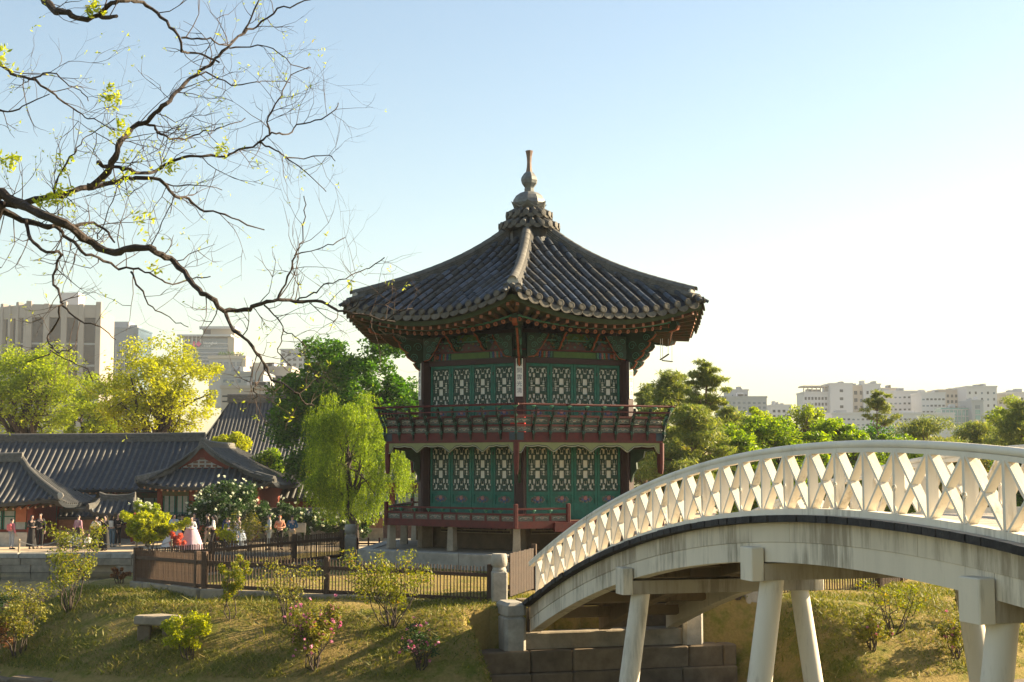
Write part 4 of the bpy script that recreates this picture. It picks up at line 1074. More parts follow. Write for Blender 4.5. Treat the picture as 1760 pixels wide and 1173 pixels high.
# ------------------------------------------------------------------ stone bench on the lawn
p = hit(271, 1090); BN = empty('stone_bench', p, 'low rough granite slab bench on two blocks on the shaded lawn', 'bench')
mb = MB(); rim = [(-.50, -.18), (-.30, -.24), (.02, -.22), (.30, -.25), (.48, -.16), (.50, .06), (.40, .21), (.05, .25), (-.3, .22), (-.47, .14)]
for z, k in ((.40, .93), (.43, 1.0), (.52, 1.0), (.55, .95)): pass
rows = [[(x * k, y * k, z + .012 * math.sin(x * 9 + y * 5)) for x, y in rim] for z, k in ((.20, .9), (.23, 1.0), (.37, 1.0), (.40, .93))]
mb.grid(rows, close=True); mb.add(rows[0], [tuple(range(9, -1, -1))]); mb.add(rows[-1], [tuple(range(10))]); mb.build('slab', M_STONE, BN, RZ(.1))
for x in (-.28, .26): MB().bevbox(x - .15, x + .13, -.15, .15, -.15, .205, .03).build('leg', M_STONED, BN, RZ(.1))
# ================================================================== TREES ON THE FAR BANK
L_YG = leafmat('leaf_yellow_green', (.20,.24,.012), (.44,.44,.03), .5, (.55,.48,.05))
L_GOLD = leafmat('leaf_golden', (.20,.22,.010), (.44,.45,.028), .5, (.55,.50,.05))
L_SPR = leafmat('leaf_spring', (.15,.21,.020), (.35,.40,.045), .5)
L_DEEP = leafmat('leaf_deep', (.022,.070,.006), (.085,.20,.012), .4, (.24,.36,.02))
L_VIV = leafmat('leaf_vivid', (.085,.16,.008), (.26,.35,.018), .45, (.44,.46,.035))
L_PINE = leafmat('needle', (.080,.125,.030), (.25,.27,.055), .4, (.36,.33,.08))
L_WIL = leafmat('leaf_willow', (.055,.105,.006), (.28,.37,.02), .45, (.46,.49,.05))
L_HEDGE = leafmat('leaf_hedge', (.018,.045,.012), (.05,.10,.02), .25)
L_OLIVE = leafmat('leaf_olive', (.10,.115,.02), (.26,.24,.04), .38, (.34,.19,.05))
L_FRESH = leafmat('leaf_fresh', (.10,.135,.012), (.27,.26,.025), .4, (.36,.22,.05))
L_REDD = leafmat('leaf_reddish', (.20,.09,.05), (.33,.17,.07), .35, (.42,.22,.12))
L_WHITEF = leafmat('white_blossom', (.55,.58,.42), (.75,.75,.62), .3)
L_PINKF = leafmat('pink_blossom', (.55,.16,.30), (.72,.36,.46), .3)
L_REDF = leafmat('coral_blossom', (.60,.13,.09), (.70,.25,.17), .3)
def G(px, Y): return (gx(px, Y), Y, .9)
def tree_px(name, label, px0, px1, ytop, ybot, Y, leaf, **kw):
    rx = (px1 - px0) / 2 / FPX * Y; top = hz(ytop, Y) - .9; bot = max(.6, hz(ybot, Y) - .9); rz = (top - bot) / 2
    d = dict(nclump=130, per=120, lsize=.105, clump_r=max(.5, min(rx, rz) * .26), trunk_r=.10 + .028 * top)
    d.update(kw); d['per'] = int(d['per'] * 1.5); ry = d.pop('ry', rx * .8); tr = d.pop('trunk_r')
    return broad_tree(name, label, 'tree', G((px0 + px1) / 2, Y), top, (rx, ry, rz), bot, tr, leaf, **d)
GRP = 'trees beyond the pond'
tree_px('spring_tree', 'loose pale green tree with grey limbs before the tall pale tower', -70, 160, 588, 770, 96, L_SPR, seed=11, nclump=120, per=110, hollow=.3, group=GRP, limbs=18, clump_r=1.0)
tree_px('spring_tree', 'golden yellow tree with dark limbs rising behind the long tiled hall', 150, 392, 572, 775, 95, L_GOLD, seed=22, nclump=130, per=105, hollow=.25, group=GRP, limbs=28, shape=1.35, clump_r=.95, bark=M_BARKD)
tree_px('spring_tree', 'small yellow-green tree beside the end of the long hall', 372, 424, 738, 800, 90, L_YG, seed=23, nclump=50, per=110, group=GRP)
tree_px('spring_tree', 'low yellow-green tree in front of the great grey roof', 432, 482, 776, 830, 88, L_VIV, seed=25, nclump=45, per=100, group=GRP)
tree_px('maple_tree', 'broad deep green maple rising behind the weeping willow', 452, 735, 576, 880, 84, L_DEEP, seed=31, nclump=190, per=190, hollow=.5, lsize=.12, group=GRP, bark=M_BARKD, clump_r=1.0)
tree_px('maple_tree', 'vivid green rounded maple beyond the middle of the bridge railing', 1262, 1420, 712, 880, 80, L_VIV, seed=41, nclump=110, per=150, group=GRP)
tree_px('maple_tree', 'bright yellow-green maple beyond the highest part of the bridge', 1385, 1520, 714, 880, 83, L_VIV, seed=42, nclump=100, per=150, group=GRP)
tree_px('spring_tree', 'pale green upright tree before the white flats', 1340, 1440, 698, 800, 104, L_SPR, seed=43, nclump=70, per=110, group=GRP)
tree_px('spring_tree', 'pale yellow-green tree beside the tall thin pine', 1228, 1345, 692, 850, 92, L_SPR, seed=44, nclump=90, per=120, group=GRP)
tree_px('maple_tree', 'green maple low behind the near part of the bridge railing', 1480, 1600, 738, 900, 86, L_VIV, seed=45, nclump=80, per=130, group=GRP)
tree_px('maple_tree', 'dark green maple behind the right-hand end of the railing', 1690, 1850, 752, 900, 70, L_DEEP, seed=46, nclump=90, per=150, group=GRP)
tree_px('spring_tree', 'pale green tree beside the dark pine at the edge of the wood', 1690, 1790, 690, 800, 112, L_SPR, seed=47, nclump=70, per=110, group=GRP)
tree_px('maple_tree', 'dull green tree hidden low behind the bridge and pines', 1560, 1720, 770, 900, 84, L_OLIVE, seed=48, nclump=80, per=110, group=GRP)
tree_px('maple_tree', 'green maple filling the gap low behind the dense pine', 1085, 1230, 742, 930, 88, L_OLIVE, seed=71, nclump=90, per=120, group=GRP)
tree_px('maple_tree', 'fresh green maple low beside the yellow-green tree', 1215, 1330, 738, 930, 76, L_VIV, seed=72, nclump=90, per=130, group=GRP)
tree_px('maple_tree', 'far green tree above the bridge beside the white flats', 1440, 1560, 722, 850, 116, L_DEEP, seed=73, nclump=90, per=110, group=GRP)
tree_px('maple_tree', 'far olive tree before the long white podium', 1540, 1660, 733, 860, 118, L_OLIVE, seed=74, nclump=90, per=110, group=GRP)
tree_px('maple_tree', 'far dull green tree under the grey shaft', 1630, 1760, 730, 860, 122, L_OLIVE, seed=75, nclump=90, per=110, group=GRP)
tree_px('maple_tree', 'far green tree before the slim grey block', 1270, 1390, 728, 860, 124, L_DEEP, seed=76, nclump=80, per=110, group=GRP)
tree_px('spring_tree', 'pale green tree filling the gap between tower and golden tree', 95, 230, 640, 790, 104, L_SPR, seed=77, nclump=80, per=110, group=GRP)
def pine(name, label, px, Y, ytop, halfpx, ybot, seed, lean=0., pads=34, trunk=.16, per=210, dens=1.0, group='pine trees beyond the pond', bare=.25):
    g = np.random.default_rng(seed); top = hz(ytop, Y) - .9; bot = max(1.0, hz(ybot, Y) - .9); hw_ = halfpx / FPX * Y
    root = empty(name, G(px, Y), label, 'tree', group); mb = MB()
    tp = limb_path((0, 0, -.1), (lean, 0, top * .97), 0, g, 8, .035); mb.tube(tp, [trunk * (1.2 if i == 0 else 1) * (1 - .8 * i / 8) for i in range(9)], 8)
    C, Rr = [], []
    for i in range(pads):
        t = bare + (1 - bare) * (i + .5) / pads; z = lerp(bot, top, t); wmax = hw_ * (.35 + .65 * math.sin(math.pi * min(1, .25 + .75 * t)) ) * (.6 + .5 * g.random()) * (1.15 - .75 * t ** 2.5)
        a = g.random() * 6.28; s = np.array(tp[min(8, max(1, int(z / top * 8)))]); e = np.array((s[0] + wmax * math.cos(a), wmax * .8 * math.sin(a), z + .1))
        lp = limb_path(s, e, -.03, g, 4, .10); mb.tube(lp, [trunk * .34 * (1 - .75 * j / 4) for j in range(5)], 5)
        for j in range(3):
            C.append(lp[4 - j] + g.normal(size=3) * np.array((.3, .3, .08)) * hw_ * .4); Rr.append(hw_ * (.20 + .20 * g.random()))
    C.append(np.array((lean, 0, top - .1))); Rr.append(hw_ * .2)
    P, U, V = leaves(np.array(C), np.array(Rr), int(per * .55), .15, g, aspect=.15, up=.1, squash=(1, 1, .38))
    mb.build('trunk', mat('pine_bark', (.17,.095,.06), .9, .5, 6, bump=.6), root, smooth=True); ob('crown', quads_mesh('crown', P, U, V, L_PINE), root); return root
pine('pine_tree', 'dense dark pine standing against the pavilion balcony', 1150, 74, 644, 68, 860, 51, pads=44, per=330)
pine('pine_tree', 'tall thin pine with bare lower stem rising above the other pines', 1214, 72, 626, 42, 760, 52, pads=24, trunk=.15, bare=.35, per=240)
pine('pine_tree', 'rounded pine low between the tall thin pine and the bridge rail', 1190, 70, 700, 75, 880, 53, pads=36, per=300)
pine('pine_tree', 'broad pine half hidden by the yellow-green tree', 1255, 84, 702, 50, 860, 54, pads=28, per=260)
pine('pine_tree', 'dark pine just behind the right corner of the balcony', 1108, 80, 668, 45, 850, 59, pads=30, per=280)
pine('pine_tree', 'small lone pine with flat layers standing above the maples', 1513, 96, 674, 33, 735, 55, pads=12, trunk=.09, bare=.2, per=200)
pine('pine_tree', 'wide dark pine in front of the white flats', 1585, 92, 722, 75, 860, 56, pads=38, per=260)
pine('pine_tree', 'wide low pine before the green glass front', 1672, 95, 728, 70, 860, 57, pads=36, per=260)
pine('pine_tree', 'big dark pine at the edge of the wood beside the bridge', 1752, 86, 690, 62, 880, 58, pads=42, per=300)
# weeping willow ------------------------------------------------------------------
def willow():
    Y = 68.9; g = np.random.default_rng(77); root = empty('willow_tree', (gx(612, 69.6), 69.6, .9), 'light green weeping willow hanging over the water beside the pavilion', 'tree'); mb = MB()
    top = hz(672, Y) - .9; s0 = FPX / Y
    tp = limb_path((0, 0, -.1), (-.4, 0, top * .86), .0, g, 7, .05); mb.tube(tp, [.22, .2, .18, .16, .14, .11, .08, .05], 8)
    P, U, V = [], [], []
    lobes = []
    for i in range(78):
        d = rand_dirs(1, g)[0]; r = .45 + .55 * g.random() ** .5
        e = np.array((-.35 + 2.45 * d[0] * r, 1.8 * d[1] * r, top * .60 + d[2] * r * top * .40))
        if d[2] < -.2: e[0] *= .9
        lobes.append((e, .42 + .30 * g.random()))
        if i % 3 == 0:
            lp = limb_path(tp[3 + i % 4], e, .10, g, 5, .05); mb.tube(lp, [.07, .055, .04, .03, .018, .01], 5)
    for q in range(7): lobes.append((np.array((2.2 + .5 * g.random(), .8 * g.normal(), top * (.42 + .18 * g.random()))), .3))
    for e, rl in lobes:
        for q in range(int(30 * rl / .5)):
            off = rand_dirs(1, g)[0] * rl * g.random() ** .5; off[2] = abs(off[2]) * .7; p = e + off
            Lh = (.35 + 1.1 * g.random() ** 1.5 + (1.6 * g.random() if g.random() < .12 else 0)); Lh = min(Lh, p[2] - 1.15 - .5 * g.random())
            if Lh < .2: continue
            N_ = max(4, int(Lh / .034)); tt = np.linspace(0, 1, N_); o2 = np.array((off[0], off[1], 0)) * .9 + g.normal(size=3) * np.array((.12, .12, 0))
            pts = p[None] + o2[None] * (tt[:, None] ** .55) * .6 + np.array((0, 0, -1.))[None] * (tt[:, None] ** 1.25) * Lh + rand_dirs(N_, g) * .05
            dn = np.tile(np.array((0., 0., -1.)), (N_, 1)) + rand_dirs(N_, g) * .95; dn /= np.linalg.norm(dn, axis=1)[:, None]
            w_ = np.cross(dn, rand_dirs(N_, g)); w_ /= np.linalg.norm(w_, axis=1)[:, None] + 1e-9
            P.append(pts); U.append(dn * (.045 + .035 * g.random((N_, 1)))); V.append(w_ * .016)
    mb.build('trunk', M_BARKD, root, smooth=True)
    ob('crown', quads_mesh('crown', np.concatenate(P), np.concatenate(U), np.concatenate(V), L_WIL), root)
willow()
# ------------------------------------------------------------------ shrubs
def shrub(name, label, cat, base, h, w_, leaf, seed, stems=7, clumps=26, per=42, lsize=.034, flowers=None, nfl=0, group=None, low=.35, dens=1.0, spread=.8, bark=None):
    g = np.random.default_rng(seed); root = empty(name, base, label, cat, group); mb = MB(); C = []
    for i in range(stems):
        a = 6.28 * i / stems + g.random(); e = np.array((w_ / 2 * spread * math.cos(a) * (.3 + .7 * g.random()), w_ / 2 * .8 * math.sin(a) * (.3 + .7 * g.random()), h * (.55 + .4 * g.random())))
        lp = limb_path((.05 * math.cos(a), .05 * math.sin(a), -.06), e, .03, g, 5, .08); mb.tube(lp, [.017, .015, .012, .009, .006, .004], 5)
        for q in range(3):
            e2 = np.array(lp[2 + q]) + np.array((g.normal() * w_ * .16, g.normal() * w_ * .14, h * (.08 + .16 * g.random())))
            l2 = limb_path(lp[2 + q], e2, .02, g, 3, .1); mb.tube(l2, [.008, .006, .004, .003], 4)
            C += [l2[3], l2[2]]
        C.append(lp[5])
    C = np.array(C)
    while len(C) < clumps:
        d = rand_dirs(1, g)[0]; C = np.vstack([C, [(d[0] * w_ * .46, d[1] * w_ * .40, h * (low + (1 - low) * .5) + d[2] * h * (1 - low) * .5)]])
    C = C[g.permutation(len(C))[:max(clumps, 10)]]; C[:, 2] = np.maximum(C[:, 2], h * low * .6)
    P, U, V = leaves(C, np.full(len(C), min(w_, h) * .13), int(per * 1.5), lsize, g, aspect=.45, up=.2)
    mb.build('stems', bark or M_BARK, root); ob('foliage', quads_mesh('foliage', P, U, V, leaf), root)
    if nfl:
        idx = g.integers(len(C), size=nfl); F = C[idx] + g.normal(size=(nfl, 3)) * min(w_, h) * .10; F[:, 2] += h * .04
        Pf, Uf, Vf = leaves(F, np.full(nfl, lsize * .7), 6, lsize * .95, g, aspect=.9, up=.6); ob('blossom', quads_mesh('blossom', Pf, Uf, Vf, flowers), root)
    return root
def sh(name, label, px, py, hpx, wpx, leaf, seed, **kw):
    p = hit(px, py); s = p.y / FPX; return shrub(name, label, 'shrub', p, hpx * s, wpx * s, leaf, seed, **kw)
GS = 'shrubs on the island lawn'
sh('garden_shrub', 'upright multi-stemmed shrub with yellow-green tips on the shaded lawn edge', 118, 1052, 148, 125, L_FRESH, 1, stems=9, clumps=42, per=46, low=.42, group=GS)
sh('garden_shrub', 'loose shrub with orange-tinged leaves at the water end of the lawn', 30, 1062, 135, 120, L_OLIVE, 2, stems=8, clumps=40, per=46, low=.3, group=GS)
sh('garden_shrub', 'reddish leaved shrub overhanging the pond at the lawn edge', -12, 1046, 110, 90, L_REDD, 3, stems=7, clumps=30, per=40, group=GS)
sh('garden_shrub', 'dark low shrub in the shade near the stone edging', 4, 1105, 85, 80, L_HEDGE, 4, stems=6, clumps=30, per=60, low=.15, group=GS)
sh('garden_shrub', 'small upright leafy shrub before the fence corner', 396, 1066, 108, 62, L_FRESH, 5, stems=3, clumps=26, per=50, low=.45, group=GS)
sh('garden_shrub', 'sparse twiggy shrub with olive leaves before the picket fence', 494, 1078, 118, 118, L_OLIVE, 6, stems=9, clumps=34, per=22, low=.4, group=GS)
sh('garden_shrub', 'wide vase-shaped shrub with yellow and orange tips before the picket fence', 672, 1080, 142, 150, L_FRESH, 7, stems=11, clumps=46, per=46, low=.35, spread=1.0, group=GS)
sh('azalea_bush', 'large dark azalea covered with pink blossom on the lawn', 540, 1150, 104, 104, L_OLIVE, 8, stems=10, clumps=60, per=60, low=.12, flowers=L_PINKF, nfl=120, group='azaleas on the lawn')
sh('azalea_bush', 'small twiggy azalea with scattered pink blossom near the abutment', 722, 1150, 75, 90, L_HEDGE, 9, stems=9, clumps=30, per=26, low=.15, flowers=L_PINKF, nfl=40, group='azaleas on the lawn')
sh('garden_shrub', 'rounded yellow-green bush on the lawn beside the stone bench', 326, 1132, 78, 98, L_YG, 10, stems=8, clumps=48, per=60, low=.15, group=GS)
sh('garden_shrub', 'nearly bare twiggy shrub on the sunny lawn beside the abutment', 1268, 1082, 58, 60, L_FRESH, 11, stems=7, clumps=10, per=12, group=GS)
sh('garden_shrub', 'tall open shrub with long bare stems on the sunny lawn under the bridge', 1535, 1090, 88, 120, L_FRESH, 12, stems=9, clumps=24, per=30, low=.5, spread=1.0, group=GS)
sh('azalea_bush', 'low dark azalea with a few pink flowers at the foot of the tall open shrub', 1500, 1118, 58, 85, L_OLIVE, 13, stems=8, clumps=34, per=40, low=.1, flowers=L_PINKF, nfl=10, group='azaleas on the lawn')
sh('azalea_bush', 'low azalea with a few pink flowers beside the thick bridge pier', 1645, 1130, 68, 75, L_OLIVE, 14, stems=8, clumps=28, per=34, low=.15, flowers=L_PINKF, nfl=10, group='azaleas on the lawn')
sh('garden_shrub', 'thin upright shrub behind the thick bridge pier cap', 1652, 1078, 78, 40, L_OLIVE, 15, stems=4, clumps=14, per=22, group=GS)
sh('azalea_bush', 'low coral-tinged azalea on the lawn edge beside the dark fence run', 205, 1003, 26, 52, L_REDD, 16, stems=6, clumps=22, per=44, lsize=.04, low=.1, group='azaleas on the lawn')
def far_shrub(name, label, px, Y, ytop, halfpx, leaf, seed, **kw):
    h = hz(ytop, Y) - .9; return shrub(name, label, 'shrub', G(px, Y), h, 2 * halfpx * Y / FPX, leaf, seed, lsize=.075, **kw)
GF = 'shrubs along the far promenade'
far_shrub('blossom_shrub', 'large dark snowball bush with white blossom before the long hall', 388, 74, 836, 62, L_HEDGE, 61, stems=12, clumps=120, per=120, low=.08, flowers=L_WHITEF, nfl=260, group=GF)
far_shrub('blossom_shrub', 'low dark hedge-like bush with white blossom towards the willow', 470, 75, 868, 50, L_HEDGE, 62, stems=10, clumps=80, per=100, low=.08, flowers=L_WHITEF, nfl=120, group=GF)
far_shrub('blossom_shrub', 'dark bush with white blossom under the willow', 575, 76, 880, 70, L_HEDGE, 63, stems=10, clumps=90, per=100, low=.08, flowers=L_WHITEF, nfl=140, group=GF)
far_shrub('blossom_shrub', 'pale green snowball bush with white blossom beside the little gate', 258, 73.5, 864, 30, L_SPR, 64, stems=9, clumps=60, per=80, low=.1, flowers=L_WHITEF, nfl=140, group=GF)
far_shrub('bright_shrub', 'bright yellow-green bush at the edge of the far promenade', 266, 68.9, 882, 48, L_YG, 65, stems=10, clumps=70, per=100, low=.12, group=GF)
far_shrub('bright_shrub', 'coral flowering bush beside the yellow-green bush', 308, 69.2, 915, 16, L_REDF, 66, stems=6, clumps=20, per=40, low=.1, group=GF)
far_shrub('twiggy_shrub', 'pale bare twiggy shrub with yellowish tufts before the white blossom', 432, 69.6, 872, 38, L_OLIVE, 67, stems=16, clumps=30, per=16, low=.3, group=GF, bark=mat('pale_twig', (.30,.24,.17), .8, .3))
far_shrub('twiggy_shrub', 'low twiggy shrub with yellow leaves in front of the strolling couple', 398, 69.3, 900, 30, L_YG, 68, stems=12, clumps=24, per=22, low=.3, group=GF)
# ================================================================== OVERHANGING BARE TREE ON THE NEAR BANK
TY = 10.0
tb = Vector((-7.0, 10.0, ground_z(-7.0, 10.0)))
OT = empty('overhanging_tree', tb, 'old bare-branched tree reaching over the water with a few yellow spring leaves', 'tree')
tg = np.random.default_rng(5)
BRS = {   # traced limbs: (pixel path, start width px, end width px, depth start, depth end)
 'A': ([(0,329),(25,346),(61,363),(101,381),(132,401),(160,420),(196,435),(221,429),(258,427),(276,438),(301,450),(322,475),(340,498),(362,512),(383,532),(421,535),(434,527),(455,523),(478,516),(507,518),(544,518),(569,527),(593,538),(636,542),(679,555)], 24, 3.5, 10, 9.0),
 'A2': ([(383,534),(402,567),(426,588),(443,607),(455,625),(467,650),(491,663),(507,674),(520,690),(540,700)], 9, 3, 9.5, 9.2),
 'A3': ([(455,629),(449,649),(435,669),(441,680),(436,686)], 5, 2, 9.4, 9.3),
 'B': ([(0,360),(37,377),(77,390),(98,389),(129,387),(163,383),(184,401),(199,417)], 17, 4, 10.2, 10.6),
 'C': ([(0,352),(18,352),(49,348),(92,337),(138,326),(184,314),(215,309),(233,306),(276,311),(301,337),(325,343),(344,358),(377,367),(411,380),(455,397)], 19, 3, 10.1, 11),
 'D': ([(150,322),(180,304),(194,281),(204,253),(214,236),(233,215),(253,210),(273,188),(292,174),(309,152),(337,127),(360,112),(377,96),(398,74),(418,56),(441,45),(469,22),(497,11),(533,0)], 17, 3, 10.2, 10.6),
 'E': ([(245,214),(264,218),(273,228),(287,236),(304,238),(326,238),(349,225),(366,225),(394,214),(422,205)], 7, 2, 10.3, 10.9),
 'F': ([(169,278),(180,287),(203,288),(225,294),(248,300),(270,293),(290,281),(315,270),(349,269),(388,270),(408,258),(446,245),(463,232),(480,229),(497,231),(511,215),(542,208),(570,194),(583,178)], 10, 2.5, 10.2, 10.9),
 'F2': ([(446,245),(457,250),(480,262),(491,270),(522,273),(564,267),(578,278)], 5, 1.8, 10.6, 10.7),
 'F3': ([(463,231),(462,200),(480,172),(491,149),(502,129),(532,115)], 5, 1.8, 10.6, 10.8),
 'F4': ([(491,270),(510,286),(540,310),(560,330)], 3.5, 1.5, 10.6, 10.9),
 'C2': ([(93,330),(107,292),(127,264),(138,248),(157,231),(197,205)], 5, 1.6, 10.1, 9.7),
 'C3': ([(276,311),(310,322),(352,318),(380,326)], 4, 1.5, 10.5, 10.9),
 'G': ([(60,-30),(76,0),(98,20),(118,22),(138,34),(169,28),(180,31),(200,29)], 20, 8, 9.5, 9.2),
 'G2': ([(172,26),(186,11),(203,3),(225,1),(245,8),(270,22),(292,45),(309,62),(312,90),(326,90),(352,97),(377,108)], 12, 4, 9.3, 9.6),
 'G3': ([(312,64),(340,68),(362,66),(385,78),(398,74)], 5, 3, 9.6, 10.2),
 'H': ([(0,110),(22,127),(51,136),(79,153),(101,169),(127,186),(146,201),(169,208),(197,222)], 8, 2, 9.6, 9.9),
 'H2': ([(51,136),(76,128),(98,128),(118,146),(135,155),(152,172)], 4.5, 1.8, 9.6, 9.4),
 'I': ([(0,191),(22,193),(53,177),(84,163)], 5, 2, 9.5, 9.6),
 'J': ([(44,383),(49,401),(58,417),(83,432),(107,435),(98,453),(94,487),(107,515),(104,527),(95,558),(80,582),(89,595),(83,610),(46,622)], 9, 2.2, 10.2, 9.6),
 'J2': ([(107,527),(129,545),(156,556),(178,567),(199,582)], 5, 2, 9.9, 9.7),
 'J3': ([(86,595),(101,607),(123,598),(132,585)], 3.5, 1.5, 9.7, 9.7),
 'J4': ([(89,605),(123,622),(150,637),(158,655)], 3, 1.4, 9.7, 9.6),
 'K': ([(98,387),(114,407),(135,423),(147,438),(172,443),(196,460),(227,463),(258,470),(276,484),(307,486),(337,478),(362,475)], 9, 2.5, 10.1, 10.4),
 'K2': ([(227,466),(236,490),(255,521),(276,539),(301,552),(322,561)], 5, 1.6, 10.2, 10.1),
 'L': ([(478,516),(492,487),(504,447),(513,429),(521,401),(524,361),(523,338)], 5.5, 1.8, 9.3, 9.6),
 'L2': ([(507,438),(544,429),(572,420),(590,408)], 3, 1.4, 9.4, 9.6),
 'M': ([(507,518),(535,506),(556,490),(584,484),(612,469),(636,460),(660,444)], 4, 1.6, 9.2, 9.1),
 'N': ([(455,525),(477,549),(487,567),(507,579),(528,597)], 4, 1.6, 9.3, 9.2),
 'N2': ([(487,567),(483,588),(478,604),(498,628)], 3, 1.4, 9.3, 9.2),
 'O': ([(418,56),(432,30),(445,-10)], 5, 3, 10.5, 10.6),
 'P': ([(337,127),(365,128),(400,145),(440,143),(455,138),(500,142)], 4.5, 1.6, 10.4, 10.8),
 'Q': ([(394,82),(430,80),(470,84),(500,110),(535,118)], 4, 1.5, 10.5, 10.9),
 'U': ([(258,427),(272,395),(290,360),(300,335)], 3, 1.6, 9.6, 9.5),
 'U2': ([(166,412),(180,380),(192,345),(205,315)], 3, 1.6, 9.8, 9.6),
 'W': ([(593,538),(620,520),(648,505),(662,500)], 2.5, 1.4, 9.1, 9.0),
 'W2': ([(636,542),(650,555),(690,535),(712,530)], 2.5, 1.2, 9.0, 8.9),
}
limbs_mb = MB(); PT3 = []                          # sample points for twigs: (pos, dir, radius)
def spline(pts, sub=4):
    out = []; n = len(pts)
    for i in range(n - 1):
        p0, p1, p2, p3 = pts[max(0, i-1)], pts[i], pts[i+1], pts[min(n-1, i+2)]
        for s in range(sub):
            t = s / sub; out.append(.5 * ((2*p1) + (p2-p0)*t + (2*p0-5*p1+4*p2-p3)*t*t + (3*p1-p0-3*p2+p3)*t**3))
    out.append(pts[-1]); return out
WV3 = {}
for key, (path, w0, w1, d0, d1) in BRS.items():
    n = len(path); P3 = [at(x, y, lerp(d0, d1, i / (n - 1)) + .12 * math.sin(i * 1.3 + len(key))) - tb for i, (x, y) in enumerate(path)]
    S = spline(P3, 3); m = len(S); rr = [max(.0035, lerp(w0, w1, (j / (m - 1)) ** .7) / 2 * .80 * d0 / FPX) * (1 + .10 * math.sin(j * 2.1) + tg.normal() * .05) for j in range(m)]
    S = [s + Vector(tg.normal(size=3) * .006) for s in S]
    limbs_mb.tube(S, rr, 7); WV3[key] = S
    for j in range(1, m - 1): PT3.append((S[j], (S[j+1] - S[j-1]).normalized(), rr[j]))
# trunk and the limbs outside the frame that carry the traced ones
tr = MB(); top = Vector((-1.0, .1, 6.6))
T0 = [Vector((0, 0, -.3)), Vector((.05, 0, 1.2)), Vector((.2, .05, 2.6)), Vector((.5, 0, 3.9)), Vector((.6, .05, 5.0)), Vector((.9, -.1, 6.3)), Vector((1.3, -.3, 7.6))]
tr.tube(spline(T0, 3), [.42, .36, .33, .31, .30, .29, .28, .26, .25, .24, .23, .21, .19, .17, .15, .13, .11, .09, .06], 12)
for key, j in (('A', 3), ('B', 3), ('C', 3), ('H', 5), ('I', 4), ('G', 6)):
    s = WV3[key][0]; a = T0[j]; r1 = BRS[key][1] / 2 * BRS[key][3] / FPX
    lp = [Vector(q) for q in limb_path(a, s, .05, tg, 7, .055)]; sp_ = spline(lp, 3); k = len(sp_) - 1
    tr.tube(sp_, [lerp(r1 * 1.9, r1, (q / k) ** .7) * (1 + .06 * math.sin(q * 1.9)) for q in range(k + 1)], 8)
    for q in range(5, k - 2, 3):
        d_ = (sp_[q + 1] - sp_[q - 1]).normalized(); PT3.append((sp_[q], d_, .012)); PT3.append((sp_[q + 1], d_, .012))
        e_ = sp_[q] + Vector((d_.x * .25 + tg.normal() * .15, tg.normal() * .5, .35 + .35 * tg.random())); tr.tube([Vector(v) for v in limb_path(sp_[q], e_, .05, tg, 4, .1)], [r1 * .4, r1 * .32, r1 * .25, r1 * .16, r1 * .08], 5)
tr.build('trunk', M_BARKD, OT, smooth=True)
limbs_mb.build('branches', M_BARKD, OT, smooth=True)
# twigs
tw = MB(); tips = []
def twig(p, d, L_, r, depth):
    k = 5; pts = [p]; q = d.copy()
    for i in range(k):
        q = (q + Vector(tg.normal(size=3) * .22) + Vector((0, 0, .05))).normalized(); q.y *= .8; pts.append(pts[-1] + q * (L_ / k))
    tw.tube(pts, [r * (1 - .7 * i / k) for i in range(k + 1)], 4, cap=False)
    tips.append((pts[-1], q)); tips.append((pts[3], q))
    if depth > 0:
        for s in range(2 if tg.random() < .6 else 1):
            j = int(tg.integers(1, k)); nd = (q + Vector((tg.normal() * .75, tg.normal() * .35, tg.normal() * .75))).normalized()
            twig(pts[j], nd, L_ * (.45 + .35 * tg.random()), r * .65, depth - 1)
idx = tg.permutation(len(PT3))
cnt = 0
for i in idx:
    p, d, r = PT3[i]
    if r > .034: 
        if tg.random() < .55: continue
    side = Vector((-d.z, 0, d.x)) * (1 if tg.random() < .55 else -1)
    nd = (d * .5 + side * (.5 + .6 * tg.random()) + Vector((0, tg.normal() * .3, 0))).normalized()
    twig(p, nd, .14 + .40 * tg.random(), min(r * .45, .0042), 2); cnt += 1
    if cnt > 265: break
tw.build('twigs', mat('twig_bark', (.10,.065,.045), .85, .4, 10), OT, kind='stuff')
# young leaves: sparse tufts at twig tips plus a few fuller sprays
def _px(p): q = tb + p; return 880 + FPX * q.x / q.y
tips = [t for t in tips if _px(t[0]) < 560 or tg.random() < .25]
C = [np.array(p) for p, d in tips]; C = [C[i] for i in tg.permutation(len(C))[:520]]
P1, U1, V1 = leaves(np.array(C), np.full(len(C), .026), 3, .014, tg, aspect=.32, up=.1)
sp = [(12,98,9.6,60),(14,274,9.7,70),(90,342,10,60),(70,350,10,40),(212,226,10.1,60),(186,172,9.8,50),(190,160,9.8,40),(376,256,10.4,40),(300,292,10.3,40),(242,376,9.8,40),(108,280,10,40),(160,8,9.3,50),(118,335,10,40),(228,272,10.2,30),(205,310,10,30),(607,500,9.1,10),(255,450,9.7,20),(150,20,9.3,20)]
C2 = []
for x, y, D_, nn in sp:
    for q in range(max(1, nn // 8)): C2.append(np.array(at(x + tg.normal() * 9, y + tg.normal() * 9, D_) - tb))
P2, U2, V2 = leaves(np.array(C2), np.full(len(C2), .045), 11, .021, tg, aspect=.38, up=.2)
ob('young_leaves', quads_mesh('young_leaves', np.concatenate([P1, P2]), np.concatenate([U1, U2]), np.concatenate([V1, V2]), leafmat('young_leaf', (.26,.32,.04), (.46,.48,.08), .5, (.5,.42,.14))), OT, kind='stuff')
